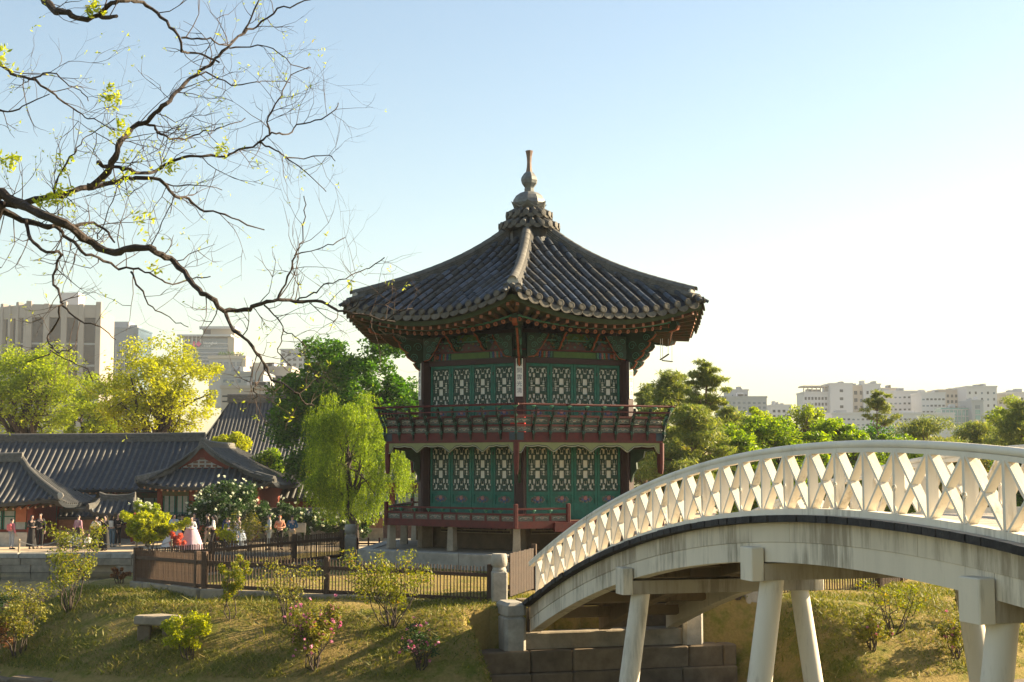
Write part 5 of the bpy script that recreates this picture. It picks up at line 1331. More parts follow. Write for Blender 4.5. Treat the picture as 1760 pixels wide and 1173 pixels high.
# ================================================================== TILE-ROOFED HALLS ON THE FAR BANK
M_HT = mat('hall_tile', (.05,.06,.072), .7, .4, 3, bump=.2, island=.10)
M_HTL = mat('hall_tile_row', (.105,.105,.10), .7, .45, 2.5, bump=.2, island=.12)
M_HRED = mat('hall_red_timber', (.22,.04,.02), .7, .3, 4)
M_HORG = mat('hall_orange_board', (.42,.135,.06), .75, .25, 4)
M_HWIN = mat('hall_window_paper', (.36,.38,.34), .85, .25, 5)
M_BRW = mat('hall_brick', (.26,.13,.08), .9, .4, 6)
HROW = {}
def slope(parent, E0, E1, D, rise, r0, r1, sp=.34, rad=.075, sag=.10, lf=.30, disc_=True):
    """one roof slope. E0-E1 eave line (left to right seen from outside), D horizontal vector up the slope, rise its height,
    r0/r1 = where the ridge starts and ends along the eave (metres); rows shorten towards hips"""
    E0, E1, D = Vector(E0), Vector(E1), Vector(D); L_ = (E1 - E0).length; ax = (E1 - E0) / L_
    def P(x, t):
        u = abs(2 * x / L_ - 1); p = E0 + ax * x + D * t
        p.z += rise * t - sag * rise * 4 * t * (1 - t) * .55 + lf * (u ** 4) * (1 - t) ** 1.5; return p
    def tm(x):
        if x < r0: return max(.02, x / r0)
        if x > r1: return max(.02, (L_ - x) / max(L_ - r1, 1e-3))
        return 1.0
    n = int(L_ / sp); mb = MB(); K = 7
    xs_ = [L_ * i / n for i in range(n + 1)]
    mb.grid([[P(x, tm(x) * j / K) for x in xs_] for j in range(K + 1)])
    mb.grid([[P(x, 0) for x in xs_], [P(x, 0) - Vector((0, 0, .16)) + D.normalized() * .1 for x in xs_], [P(x, .0) - Vector((0, 0, .02)) + D.normalized() * 1.2 for x in xs_]])
    mb.build('roof_slope', M_HT, parent)
    for i in range(n):
        x = (i + .5) * L_ / n; t1 = tm(x)
        if t1 < .06: continue
        m = MB(); pts = [P(x, t1 * j / K) + Vector((0, 0, rad * .5)) for j in range(K + 1)]
        m.tube(pts, rad, 6)
        m.build('tile_row', M_HTL, parent, smooth=True)
    return P
def ridge(parent, pts, w_=.26, h_=.42, ends=True, name='roof_ridge'):
    pts = [Vector(p) for p in pts]; mb = MB(); secs = [(w_ * .75, -.12), (w_ * .75, .1), (w_ * .55, .12), (w_ * .6, h_ * .45), (w_ * .5, h_ * .5), (w_ * .52, h_ * .8), (w_ * .38, h_ * .95), (0, h_ * 1.05)]
    rows = []
    for i, p in enumerate(pts):
        d = (pts[min(i+1, len(pts)-1)] - pts[max(i-1, 0)]); s = Vector((-d.y, d.x, 0)).normalized()
        rows.append([p + s * a + Vector((0, 0, b)) for a, b in secs] + [p - s * a + Vector((0, 0, b)) for a, b in reversed(secs[:-1])])
    mb.grid(rows); k = len(rows[0]); mb.add(rows[0], [tuple(range(k - 1, -1, -1))]); mb.add(rows[-1], [tuple(range(k))])
    return mb.build(name, M_TILEL, parent)
def rafters(parent, E0, E1, D, z, n, r=.06):
    E0, E1, D = Vector(E0), Vector(E1), Vector(D).normalized()
    for i in range(n):
        p = E0.lerp(E1, (i + .5) / n); u = abs(2 * (i + .5) / n - 1)
        m = MB(); m.tube([p + D * .12 + Vector((0, 0, -.20 + .22 * u ** 4)), p + D * 1.3 + Vector((0, 0, .1))], r, 6, cap=False)
        m.slot(1).lathe([(r, 0), (0, .004)], 6, frame(p + D * .12 + Vector((0, 0, -.20 + .22 * u ** 4)), -D) @ RY(math.pi / 2), cap=False)
        m.build('rafter', [M_RAFT, mat('rafter_end_pale', (.55,.26,.12), .7, .2)], parent)
def bay_wall(parent, x0, x1, y, z0, z1, n, wins=True, brick=True, loc=None):
    for i in range(n + 1):
        x = lerp(x0, x1, i / n); MB().bevbox(x - .14, x + .14, y - .14, y + .14, z0, z1, .03).build('column', M_HRED, parent)
    MB().box(x0, x1, y - .10, y + .08, z1 - .32, z1).build('lintel', M_HRED, parent)
    MB().box(x0, x1, y - .06, y + .06, z1 - .62, z1 - .36).build('frieze', mat('hall_frieze', (.20,.11,.05), .7, .4, 6, col2=(.05,.12,.06)), parent)
    for i in range(n):
        xa, xb = lerp(x0, x1, i / n) + .16, lerp(x0, x1, (i + 1) / n) - .16
        MB().box(xa, xb, y - .02, y + .05, z0, z0 + .75).build('wall_base', M_BRW if brick else M_HORG, parent)
        MB().box(xa, xb, y - .05, y + .06, z0 + .752, z0 + .86).build('sill', M_HRED, parent)
        for j in range(2):
            w_ = (xb - xa) / 2; wa = xa + j * w_
            win = MB().box(wa + .03, wa + w_ - .03, y + .0, y + .03, z0 + .87, z1 - .64).build('window', M_HWIN, parent)
            m = MB(); 
            for q in (0, .5, 1): m.box(wa + .03 + q * (w_ - .12), wa + .09 + q * (w_ - .12), y - .03, y - .002, z0 + .87, z1 - .64)
            m.box(wa + .09, wa + w_ - .09, y - .025, y - .002, z0 + 1.5, z0 + 1.55); m.build('muntin', M_TEAL, win)
def hall(label, loc, name='tile_roofed_hall'):
    e = empty(name, loc, label, 'building', 'tile-roofed halls'); return e
# --- long hall with cross-gabled wing
H1 = hall('long hall with grey tiled roof and a front-facing patterned gable', (-27, 84, .9)); O = Vector((27, -84, -.9))
def W(x, y, z): return Vector((x, y, z)) + O
XR = gx(345, 84); zr = hz(757, 84); ze = hz(842, 79.8)
slope(H1, W(-52, 79.8, ze), W(XR + .6, 79.8, ze), (0, 4.2, 0), zr - ze, 0, 99, lf=.0, sp=.36)
slope(H1, W(XR + .6, 88.2, ze), W(-52, 88.2, ze), (0, -4.2, 0), zr - ze, 0, 99, lf=.0, sp=.7)
ridge(H1, [W(lerp(-52, XR + .3, i / 12), 84, zr - .05 + .10 * (i / 12) ** 4) for i in range(13)], .3, .40)
XG = gx(354, 80); zg = hz(768, 79.6); xe0, xe1 = gx(236, 77.2), gx(470, 77.2) + .1; zs = hz(838, 77.2); zt = hz(806, 79.0)
# right and left slopes of the wing
slope(H1, W(xe1, 77.2, zs), W(xe1, 90, zs), (XG - xe1, 0, 0), zg - zs, 2.2, 12.8, lf=.45, sp=.36)
slope(H1, W(xe0, 81.5, zs + .25), W(xe0, 77.2, zs), (XG - xe0, 0, 0), zg - zs, 0, 2.2, lf=.25, sp=.36)
slope(H1, W(xe0, 77.2, zs), W(xe1, 77.2, zs), (0, 2.0, 0), zt - zs, 2.0, (xe1 - xe0) - 2.0, lf=.42, sp=.36, sag=.2)
ridge(H1, [W(XG, lerp(88, 79.2, i / 6), zg - .05 + .18 * (i / 6) ** 5) for i in range(7)], .26, .36)
for s, xe in ((1, xe1), (-1, xe0)):                # verge ridges down the gable, then the hips
    k = (xe - XG)
    ridge(H1, [W(XG + k * t, 79.25, lerp(zg + .1, zt, (t / .50) ** .85) - .12 * math.sin(math.pi * t / .5)) for t in (0, .1, .2, .3, .4, .5)], .22, .26, name='verge_ridge')
    ridge(H1, [W(lerp(XG + k * .50, xe, t), lerp(79.1, 77.3, t), lerp(zt, zs + .42, t ** .8) - .05) for t in (0, .25, .5, .75, 1)], .22, .24, name='hip_ridge')
mb = MB(); hwid = 1.55
mb.prism([(XG - 1.9 + 27, zt - .9), (XG + 1.9 + 27, zt - .9), (XG + 27, zg - .9 - .1)], 79.35 - 84, 79.5 - 84); mb.build('gable_board', M_HRED, H1)
mb = MB(); mb.prism([(XG - 1.15 + 27, zt - .9 + .06), (XG + 1.15 + 27, zt - .9 + .06), (XG + 27, zg - .9 - .65)], 79.30 - 84, 79.348 - 84); mb.build('gable_panel', M_PLASTER, H1)
for r_ in range(3):
    for q in range(5 - r_ * 2):
        cx = XG + 27 + (q - (4 - r_ * 2) / 2) * .36; z = zt - .9 + .16 + r_ * .2
        MB().box(cx - .13, cx + .13, 79.27 - 84, 79.299 - 84, z - .06, z + .06).build('gable_brick', M_BRW, H1)
rafters(H1, W(-34, 79.8, ze), W(XR - 1.5, 79.8, ze), (0, 1, 0), ze, 40); rafters(H1, W(xe0 + .3, 77.2, zs), W(xe1 - .3, 77.2, zs), (0, 1, 0), zs, 22)
bay_wall(H1, -38 + 27, xe0 + .9 + 27, 81.2 - 84, 0, ze - .75, 6, brick=True); bay_wall(H1, xe0 + 1.0 + 27, xe1 - 1.2 + 27, 78.6 - 84, 0, zs - .75, 3, brick=False)
MB().box(-50 + 27, xe1 - 1.4 + 27, 81.6 - 84, 87 - 84, 0, ze - .75).build('inner_wall', M_HRED, H1)
MB().box(xe1 - 1.32 + 27, xe1 - 1.1 + 27, 78.6 - 84, 88 - 84, 0, zs - .75).build('side_wall', M_HRED, H1)
# --- smaller hall at the left
H2 = hall('smaller hall with hipped tile roof corner and orange wall panel beside the long hall', (-30, 75.5, .9)); O = Vector((30, -75.5, -.9))
xr = gx(42, 75.5); zr2 = hz(793, 75.5); ze2 = hz(870, 72.3); xc = gx(107, 72.3)
slope(H2, W(-45, 72.3, ze2), W(xc, 72.3, ze2), (0, 3.2, 0), zr2 - ze2, 0, 45 + xr, lf=.42, sp=.34)
slope(H2, W(xc, 72.3, ze2), W(xc, 78.7, ze2), (xr - xc, 0, 0), zr2 - ze2 - .1, 3.2, 3.3, lf=.42, sp=.34)
ridge(H2, [W(lerp(-45, xr, i / 6), 75.5, zr2 - .05 + .15 * (i / 6) ** 4) for i in range(7)], .26, .36)
ridge(H2, [W(lerp(xr, xc, t), lerp(75.5, 72.3, t), lerp(zr2, ze2 + .42, t ** .72)) for t in (0, .2, .4, .6, .8, 1)], .22, .26, name='hip_ridge')
MB().lathe([(.16, -.05), (.17, .03), (.1, .05)], 10, T(*W(xc + .03, 72.27, ze2 + .52)) @ RX(math.pi / 2)).build('ridge_end', M_PLASTER, H2, smooth=True)
rafters(H2, W(-36, 72.3, ze2), W(xc - .3, 72.3, ze2), (0, 1, 0), ze2, 34)
x1 = gx(58, 73.4)
bay_wall(H2, -36 + 30, x1 + 30, 73.4 - 75.5, 0, ze2 - .55, 4, brick=True)
MB().box(gx(32, 73.2) + 30, gx(50, 73.2) + 30, 73.26 - 75.5, 73.34 - 75.5, 1.25, ze2 - .95).build('orange_panel', M_HORG, H2)
MB().box(gx(-60, 73.2) + 30, gx(53, 73.2) + 30, 73.22 - 75.5, 73.38 - 75.5, 0, .72).build('brick_panel', M_PLASTER, H2)
MB().box(-44 + 30, x1 - .15 + 30, 73.6 - 75.5, 78 - 75.5, 0, ze2 - .7).build('inner_wall', M_HRED, H2)
# --- little gate with a name board
GX0 = gx(206, 76); H3 = empty('small_gate', (GX0, 76, .9), 'little tile-roofed gate with a pale name board among the visitors', 'gate')
zg0, zg1 = hz(884, 75) - .9, hz(858, 76) - .9
slope(H3, (-1.25, -1.0, zg0), (1.25, -1.0, zg0), (0, 1.0, 0), zg1 - zg0, .45, 2.05, lf=.28, sp=.30, rad=.07)
slope(H3, (1.25, 1.0, zg0), (-1.25, 1.0, zg0), (0, -1.0, 0), zg1 - zg0, .45, 2.05, lf=.28, sp=.30, rad=.07)
ridge(H3, [(-.95, 0, zg1 + .12), (-.6, 0, zg1), (0, 0, zg1 - .04), (.6, 0, zg1), (.95, 0, zg1 + .12)], .2, .26)
for s in (-1, 1):
    ridge(H3, [(s * .85, 0, zg1), (s * 1.05, -.55, zg0 + .42), (s * 1.28, -1.02, zg0 + .36)], .16, .18, name='hip_ridge')
    MB().bevbox(s * .85 - .1, s * .85 + .1, -.1, .1, 0, zg0 + .15, .02).build('gate_post', M_HRED, H3)
MB().box(-.95, .95, -.12, .12, zg0 - .28, zg0 - .12).build('lintel', M_DGREEN, H3)
MB().box(-.74, -.02, .02, .07, .02, zg0 - .29).build('door_leaf', M_NAVY, H3)
nb = MB().bevbox(-.36, .36, -.03, 0, -.16, .16, .01).build('name_board', M_CREAM, H3, T(-.02, -.34, zg0 - .36) @ RX(-.15))
ob('lettering', text_mesh('門遊麟', .20, M_BLACK, .002), nb, T(0, -.034, -.01) @ RX(math.pi / 2))
# --- tile-capped brick garden walls either side of the gate
def cap_wall(label, x0, x1, Y, h):
    e = empty('garden_wall', (x0, Y, .9), label, 'wall', 'tile-capped garden walls'); L_ = x1 - x0
    MB().box(0, L_, -.15, .15, 0, h * .5).build('stone_base', M_STONE, e)
    MB().box(0, L_, -.14, .14, h * .5, h).build('brick_course', M_BRW, e)
    slope(e, (0, -.42, h - .02), (L_, -.42, h - .02), (0, .42, 0), .28, 0, 99, sp=.26, rad=.055, lf=0, sag=0)
    slope(e, (L_, .42, h - .02), (0, .42, h - .02), (0, -.42, 0), .28, 0, 99, sp=.52, rad=.055, lf=0, sag=0)
    ridge(e, [(0, 0, h + .24), (L_, 0, h + .24)], .13, .16)
cap_wall('tile-capped brick wall between the smaller hall and the little gate', gx(108, 76), GX0 - 1.0, 76, 1.45)
cap_wall('tile-capped brick wall running from the little gate behind the white blossom', GX0 + 1.0, gx(660, 79), 79, 1.4)
# --- annex roof, great roof, and the hall behind the pavilion
H4 = hall('low tiled annex roof tucked between the long hall and the willow', (gx(475, 88), 88, .9)); z0, z1 = hz(858, 86) - .9, hz(828, 88) - .9
slope(H4, (-3.2, -2.2, z0), (4.5, -2.2, z0), (0, 2.2, 0), z1 - z0, .0, 99, lf=.1, sp=.36)
ridge(H4, [(-3.2, 0, z1), (4.5, 0, z1)], .22, .3); MB().box(-3.1, 4.4, -1.2, 2, 0, z0 + .1).build('wall', M_HRED, H4)
mb = MB(); mb.add([(-3.2, 0, z1), (4.5, 0, z1), (4.5, 2.2, z0), (-3.2, 2.2, z0)], [(0, 1, 2, 3)]); mb.build('back_slope', M_HT, H4)
H5 = hall('great hall far behind with a steep plain grey tiled roof', (gx(520, 118), 118, .9)); z0, z1 = hz(800, 112) - .9, hz(690, 118) - .9
slope(H5, (-8.2, -7, z0), (26, -7, z0), (0, 7, 0), z1 - z0, 2.2, 99, lf=.2, sp=.30, rad=.08, sag=.15)
ridge(H5, [(-6.2, 0, z1), (26, 0, z1)], .4, .6); MB().box(-7.4, 25, -5, 6, 0, z0 + .2).build('wall', M_HRED, H5)
mb = MB(); mb.add([(-6, 0, z1), (26, 0, z1), (26, 7, z0), (-8, 7, z0)], [(0, 1, 2, 3)]); mb.add([(-8.2, -7, z0), (-6, 0, z1), (-8, 7, z0)], [(0, 1, 2)]); mb.build('back_slope', M_HT, H5)
H6 = hall('red timber hall with pale lattice glimpsed behind the willow trunk', (gx(705, 84), 84, .9)); z0, z1 = hz(826, 80.5) - .9, hz(775, 84) - .9
slope(H6, (-4, -3.4, z0), (12, -3.4, z0), (0, 3.4, 0), z1 - z0, 2.5, 14, lf=.3, sp=.36)
ridge(H6, [(-1.5, 0, z1), (10, 0, z1)], .24, .34); bay_wall(H6, -3.2, 11, -2.2, 0, z0 - .1, 6, brick=True)
MB().box(-3.1, 10.9, -1.9, 2, 0, z0 + .1).build('inner_wall', M_HRED, H6)
# promenade posts with rope
def rope_post(p, q, label):
    e = empty('rope_post', p, label, 'post', 'promenade rope posts'); MB().lathe([(.055, 0), (.05, .55), (.06, .58), (.03, .62)], 8).build('post', mat('pale_post', (.42,.33,.22), .8, .2), e, smooth=True)
    if q is not None:
        d = q - p; MB().tube([Vector((d.x * t, d.y * t, .52 - .22 * math.sin(math.pi * t))) for t in [i / 8 for i in range(9)]], .018, 5).build('rope', M_PLASTER, e, smooth=True)
pp = [Vector((gx(x, 68.9), 68.9, .9)) for x in (40, 106, 173, 240, 300)]
LR = ['rope post near the orange wall panel', 'rope post beside the seated visitors', 'rope post in front of the cream-jacketed visitor', 'rope post beside the bright yellow-green bush', 'rope post behind the coral flowering bush']
for i, p in enumerate(pp): rope_post(p, pp[i + 1] if i + 1 < len(pp) else None, LR[i])
# notice stand beside the blue-jacketed visitor
e = empty('notice_stand', (gx(517, 70.5), 70.5, .9), 'small grey notice stand beside the visitor in the blue jacket', 'sign')
for s in (-1, 1): MB().box(s * .28 - .025, s * .28 + .025, -.02, .02, 0, 1.25).build('leg', M_BRASS, e)
MB().box(-.33, .33, -.035, -.005, .85, 1.3).build('board', M_PLASTER, e)
# ================================================================== VISITORS
def skin_mesh(V_, E_, Rd, root=0, sub=1):
    me = bpy.data.meshes.new('figure'); me.from_pydata([tuple(v) for v in V_], E_, [])
    o = bpy.data.objects.new('figure', me); COL.objects.link(o)
    md = o.modifiers.new('s', 'SKIN'); md.use_smooth_shade = True
    for i, d in enumerate(me.skin_vertices[0].data):
        r = Rd[i]; d.radius = r if hasattr(r, '__len__') else (r, r); d.use_root = (i == root)
    if sub: sd = o.modifiers.new('d', 'SUBSURF'); sd.levels = sub; sd.render_levels = sub
    dg = bpy.context.evaluated_depsgraph_get(); dg.update()
    r = bpy.data.meshes.new_from_object(o.evaluated_get(dg)); bpy.data.objects.remove(o); return r
PM = {}
def cloth(c, nm=None):
    k = tuple(c)
    if k not in PM: PM[k] = mat('cloth_%d' % len(PM), c, .85, .2, 8)
    return PM[k]
def person(label, px, Y, head, top, bot, kind='pants', hair='short', arms='down', h=1.66, stride=.0, sit=False, bag=None, skirt=None, shoes=(.03,.03,.03), hat=None):
    """standing visitor, facing local -y; head = rotation about z"""
    root = empty('person', (gx(px, Y), Y, .9), label, 'person', 'visitors on the far promenade', head); k = h / 1.68
    hp = .95 * k; kn = .50 * k; an = .08 * k
    if sit: hp = .30 * k
    V_, E_, Rd = [], [], []
    def add(p, r, par=None):
        V_.append(Vector(p)); Rd.append(r)
        if par is not None: E_.append((par, len(V_) - 1))
        return len(V_) - 1
    dz = hp - .95 * k
    pel = add((0, 0, hp), (.125 * k, .095 * k)); sp1 = add((0, .0, 1.13 * k + dz), (.115 * k, .085 * k), pel); ch = add((0, 0, 1.32 * k + dz), (.13 * k, .09 * k), sp1)
    nk = add((0, .0, 1.455 * k + dz), .045 * k, ch); hb = add((0, -.01, 1.515 * k + dz), .058 * k, nk); hm = add((0, -.02, 1.585 * k + dz), (.075 * k, .088 * k), hb); ht = add((0, -.01, 1.655 * k + dz), .055 * k, hm)
    ns = add((0, -.118 * k, 1.57 * k + dz), .012 * k, hm)
    hands = []
    for s in (-1, 1):
        shd = add((s * .165 * k, .0, 1.39 * k + dz), .052 * k, ch)
        a = arms if not isinstance(arms, tuple) else arms[0 if s < 0 else 1]
        if a == 'down': el, wr = (s * .225, .03, 1.12), (s * .235, -.06, .88)
        elif a == 'phone': el, wr = (s * .24, -.10, 1.16), (s * .09, -.27, 1.36)
        elif a == 'hip': el, wr = (s * .33, .05, 1.16), (s * .16, -.08, 1.05)
        elif a == 'hold': el, wr = (s * .25, -.03, 1.12), (s * .08, -.24, 1.10)
        elif a == 'back': el, wr = (s * .24, .10, 1.14), (s * .05, .16, 1.0)
        e1 = add((el[0] * k, el[1] * k, el[2] * k + dz), .040 * k, shd); w1 = add((wr[0] * k, wr[1] * k, wr[2] * k + dz), .027 * k, e1)
        d = (V_[w1] - V_[e1]).normalized(); pm = V_[w1] + d * .07 * k; pmv = add(pm, (.034 * k, .018 * k), w1); hands.append((pmv, d, s))
        sd = Vector((0, 1, 0)) if abs(d.y) < .7 else Vector((1, 0, 0))
        for q, (o_, L_) in enumerate(((-.03, .065), (-.01, .078), (.01, .072), (.03, .055))):
            f0 = add(pm + d * .035 * k + sd * o_ * k, .0085 * k, pmv); f1 = add(pm + d * (.035 + L_ * .55) * k + sd * o_ * k + Vector((0, -.008, 0)), .008 * k, f0)
            add(pm + d * (.035 + L_) * k + sd * o_ * k + Vector((0, -.02, 0)), .007 * k, f1)
        t0 = add(pm + sd * -.045 * k - d * .01 * k, .010 * k, pmv); add(pm + sd * -.062 * k + d * .03 * k, .008 * k, t0)
    legs = []
    for s in (-1, 1):
        st = stride * s
        if sit:
            hj = add((s * .09 * k, 0, hp - .04), .085 * k, pel); kj = add((s * .13 * k, -.36 * k, .46 * k), .055 * k, hj); aj = add((s * .12 * k, -.40 * k, .08), .036 * k, kj)
        else:
            hj = add((s * .088 * k, 0, hp - .05 * k), .085 * k, pel); kj = add((s * .095 * k, -st * .45 - .01, kn), .056 * k, hj); aj = add((s * .09 * k, -st * .9 + (.06 if st < 0 else 0) + .01, an), .037 * k, kj)
        to = add((V_[aj].x + s * .015, V_[aj].y - .15 * k, .035), (.04 * k, .028 * k), aj); legs.append((hj, kj, aj, to))
    ob('body', skin_mesh(V_, E_, Rd, pel), root).data.materials.append(M_SKIN)
    # eyes, brows of the face
    mb = MB()
    for s in (-1, 1): mb.lathe([(.011 * k, 0), (.0, .006 * k)], 6, T(s * .03 * k, -.100 * k, 1.592 * k + dz) @ RX(math.pi / 2), cap=False)
    mb.box(-.02 * k, .02 * k, -.102 * k, -.092 * k, 1.532 * k + dz, 1.538 * k + dz)
    f = mb.build('face_features', M_HAIR, root)
    # hair
    mb = MB(); c = Vector((0, .012, 1.605 * k + dz)); rows = []
    for i in range(7):
        th = math.pi * (.02 + .56 * i / 6); rows.append([c + Vector((math.sin(th) * math.cos(q) * .088 * k, math.sin(th) * math.sin(q) * .104 * k + (.035 * k if math.sin(q) < -.2 and i > 2 else 0), math.cos(th) * .094 * k)) for q in [2 * math.pi * j / 12 for j in range(12)]])
    mb.grid(rows, close=True)
    if hair == 'long': mb.tube([c + Vector((0, .06 * k, .03)), c + Vector((0, .095 * k, -.12 * k)), c + Vector((0, .10 * k, -.30 * k)), c + Vector((0, .085 * k, -.42 * k))], [.07 * k, .088 * k, .08 * k, .04 * k], 8)
    elif hair == 'bun': mb.lathe([(.02, -.05 * k), (.05 * k, 0), (.02, .05 * k)], 8, T(c.x, c.y + .11 * k, c.z))
    mb.build('hair', cloth(hat) if hat else M_HAIR, root, smooth=True)
    # upper garment: same skeleton, a little thicker
    tv = [pel, sp1, ch]; idx = {}; V2, E2, R2 = [], [], []
    def cp(i, r, par=None):
        V2.append(V_[i]); R2.append(r); idx[i] = len(V2) - 1
        if par is not None: E2.append((idx[par], idx[i]))
    cp(pel, (.15 * k, .118 * k)); cp(sp1, (.138 * k, .105 * k), pel); cp(ch, (.15 * k, .108 * k), sp1)
    V2.append(Vector((0, 0, 1.435 * k + dz))); R2.append(.058 * k); E2.append((idx[ch], len(V2) - 1))
    base = nk
    off = ns + 1
    per = 3 + 1 + 12 + 2
    for s in range(2):
        shd = off + s * per
        cp(shd, .066 * k, ch); cp(shd + 1, .054 * k, shd); cp(shd + 2, .043 * k, shd + 1)
    ob('top', skin_mesh(V2, E2, R2, 0), root).data.materials.append(cloth(top))
    if kind == 'pants':
        V3, E3, R3 = [V_[pel] + Vector((0, 0, .02))], [], [(.135 * k, .105 * k)]
        for hj, kj, aj, to in legs:
            V3 += [V_[hj], V_[kj], V_[aj] + Vector((0, 0, .03))]; R3 += [.10 * k, .075 * k, .06 * k]; n3 = len(V3); E3 += [(0, n3 - 3), (n3 - 3, n3 - 2), (n3 - 2, n3 - 1)]
        ob('trousers', skin_mesh(V3, E3, R3, 0), root).data.materials.append(cloth(bot))
    else:
        fl = {'skirt': (.20, .30, .33), 'long': (.19, .26, .12), 'hanbok': (.30, .62, .06)}[kind]
        zt = (1.08 if kind != 'hanbok' else 1.22) * k + dz; mb = MB(); rows = []
        for i in range(7):
            t = i / 6; r = lerp(.135 * k, fl[1] * k, t ** (.8 if kind != 'hanbok' else .62)); z = lerp(zt, fl[2] * k if not sit else .1, t)
            rows.append([(r * math.cos(q) * (1 + .06 * t * math.sin(q * 7)), r * .85 * math.sin(q) * (1 + .06 * t * math.sin(q * 7)), z) for q in [2 * math.pi * j / 28 for j in range(28)]])
        mb.grid(rows, close=True); mb.build('skirt', cloth(bot), root, smooth=True)
    for hj, kj, aj, to in legs:
        mb = MB(); a = V_[aj]; t_ = V_[to]; mb.tube([a + Vector((0, .05 * k, -.03)), a + Vector((0, 0, -.02)), a.lerp(t_, .6) + Vector((0, 0, -.01)), t_ + Vector((0, -.02, -.005))], [.035 * k, .047 * k, .043 * k, .028 * k], 8); mb.build('shoe', cloth(shoes), root, smooth=True)
    if bag:
        b = MB(); b.bevbox(-.15, .15, .10, .24, 1.05 * k + dz, 1.40 * k + dz, .05); b.build('bag', cloth(bag), root)
    return root
BLK, CRM, WHT, GRY, NVY = (.018,.017,.018), (.66,.58,.45), (.72,.71,.69), (.33,.36,.39), (.025,.035,.07)
KHK, PNK, LBL, BLU, ORG = (.40,.31,.20), (.62,.20,.25), (.42,.52,.62), (.02,.09,.20), (.50,.22,.14)
person('visitor in a pink top with a pink backpack beside the brick panel of the hall', 27, 71.0, 2.6, PNK, GRY, arms='down', bag=(.65,.16,.16), h=1.5)
person('woman all in black with a red handbag standing by the red column', 61, 71.2, .6, BLK, BLK, 'long', 'long', arms='hold')
person('man in an open black jacket standing next to the woman in black', 75, 71.4, .2, BLK, BLK, 'pants', 'short', h=1.74)
person('woman in a pinkish checked shirt and long dark skirt seen from behind', 140, 71.0, 2.7, (.38,.20,.24), (.05,.035,.03), 'long', 'short', h=1.68, bag=None)
person('woman in a cream jacket and long black skirt holding up a phone', 171, 69.8, .1, CRM, BLK, 'long', 'long', arms='phone', h=1.66)
person('woman in a long black dress beside the cream-jacketed woman', 186, 69.9, -.3, BLK, BLK, 'long', 'long', arms=('hold', 'phone'), h=1.70)
person('woman in dark clothes with a pale bag entering the little gate', 198, 73.2, 2.9, BLK, (.10,.16,.20), 'pants', 'long', h=1.6, bag=(.55,.52,.46))
person('person in a dark coat under the name board of the little gate', 208, 73.6, .4, BLK, BLK, 'pants', 'short', h=1.68, arms='hold')
person('visitor in white sitting on the promenade edge beside the rope post', 136, 69.6, .3, WHT, (.06,.07,.09), 'pants', 'short', arms='hold', sit=True, h=1.55)
person('visitor in a pale shirt sitting low on the promenade under the checked shirt', 122, 70.0, -.2, (.60,.58,.55), BLK, 'pants', 'short', arms='hold', sit=True, h=1.5)
person('child in white and black crouching beside the cream-jacketed woman', 158, 70.4, .5, WHT, BLK, 'pants', 'short', arms='hold', sit=True, h=1.3)
person('woman in a pale blue traditional jacket behind the bright bush', 304, 72.2, .3, LBL, (.60,.62,.66), 'hanbok', 'bun', arms='hold', h=1.66)
person('visitor in black partly hidden behind the bright bush', 317, 72.8, 2.8, BLK, BLK, 'pants', 'short', h=1.66)
person('woman in a wide pink and white traditional skirt with white jacket', 333, 70.2, .2, WHT, (.66,.48,.56), 'hanbok', 'bun', arms='hold', h=1.62)
person('man in a navy shirt behind the wide pink skirt', 338, 72.0, -.2, NVY, NVY, 'pants', 'short', h=1.74)
person('man in a black top and khaki trousers striding along the promenade', 361, 71.0, -1.3, BLK, (.33,.30,.22), 'pants', 'short', stride=.22, h=1.74)
person('woman in a white blouse and black trousers walking beside the striding man', 371, 70.8, -1.4, WHT, BLK, 'pants', 'long', stride=.16, h=1.68, arms='hold')
person('visitor in a dark blue shirt half hidden by the twiggy shrub', 394, 72.4, .7, (.03,.05,.16), NVY, 'pants', 'short', h=1.64)
person('child in a pale blue outfit in front of the twiggy shrub', 406, 70.2, 2.6, (.55,.60,.68), (.42,.50,.60), 'skirt', 'long', h=1.40)
person('woman in a pale pink traditional dress beside the child in pale blue', 413, 71.4, 2.2, (.68,.50,.52), (.30,.36,.44), 'hanbok', 'bun', h=1.62)
person('man in a pale grey suit looking towards the willow', 466, 70.2, -1.2, (.46,.49,.50), (.42,.45,.45), 'pants', 'short', arms=('down', 'hold'), h=1.74)
person('person in black with an orange top and cap holding a white paper', 484, 70.6, .3, ORG, BLK, 'pants', 'short', arms='hold', h=1.66, hat=(.5,.16,.07))
person('man in a blue jacket and khaki trousers seen from behind', 505, 70.0, 3.1, BLU, KHK, 'pants', 'short', arms='hold', h=1.70)
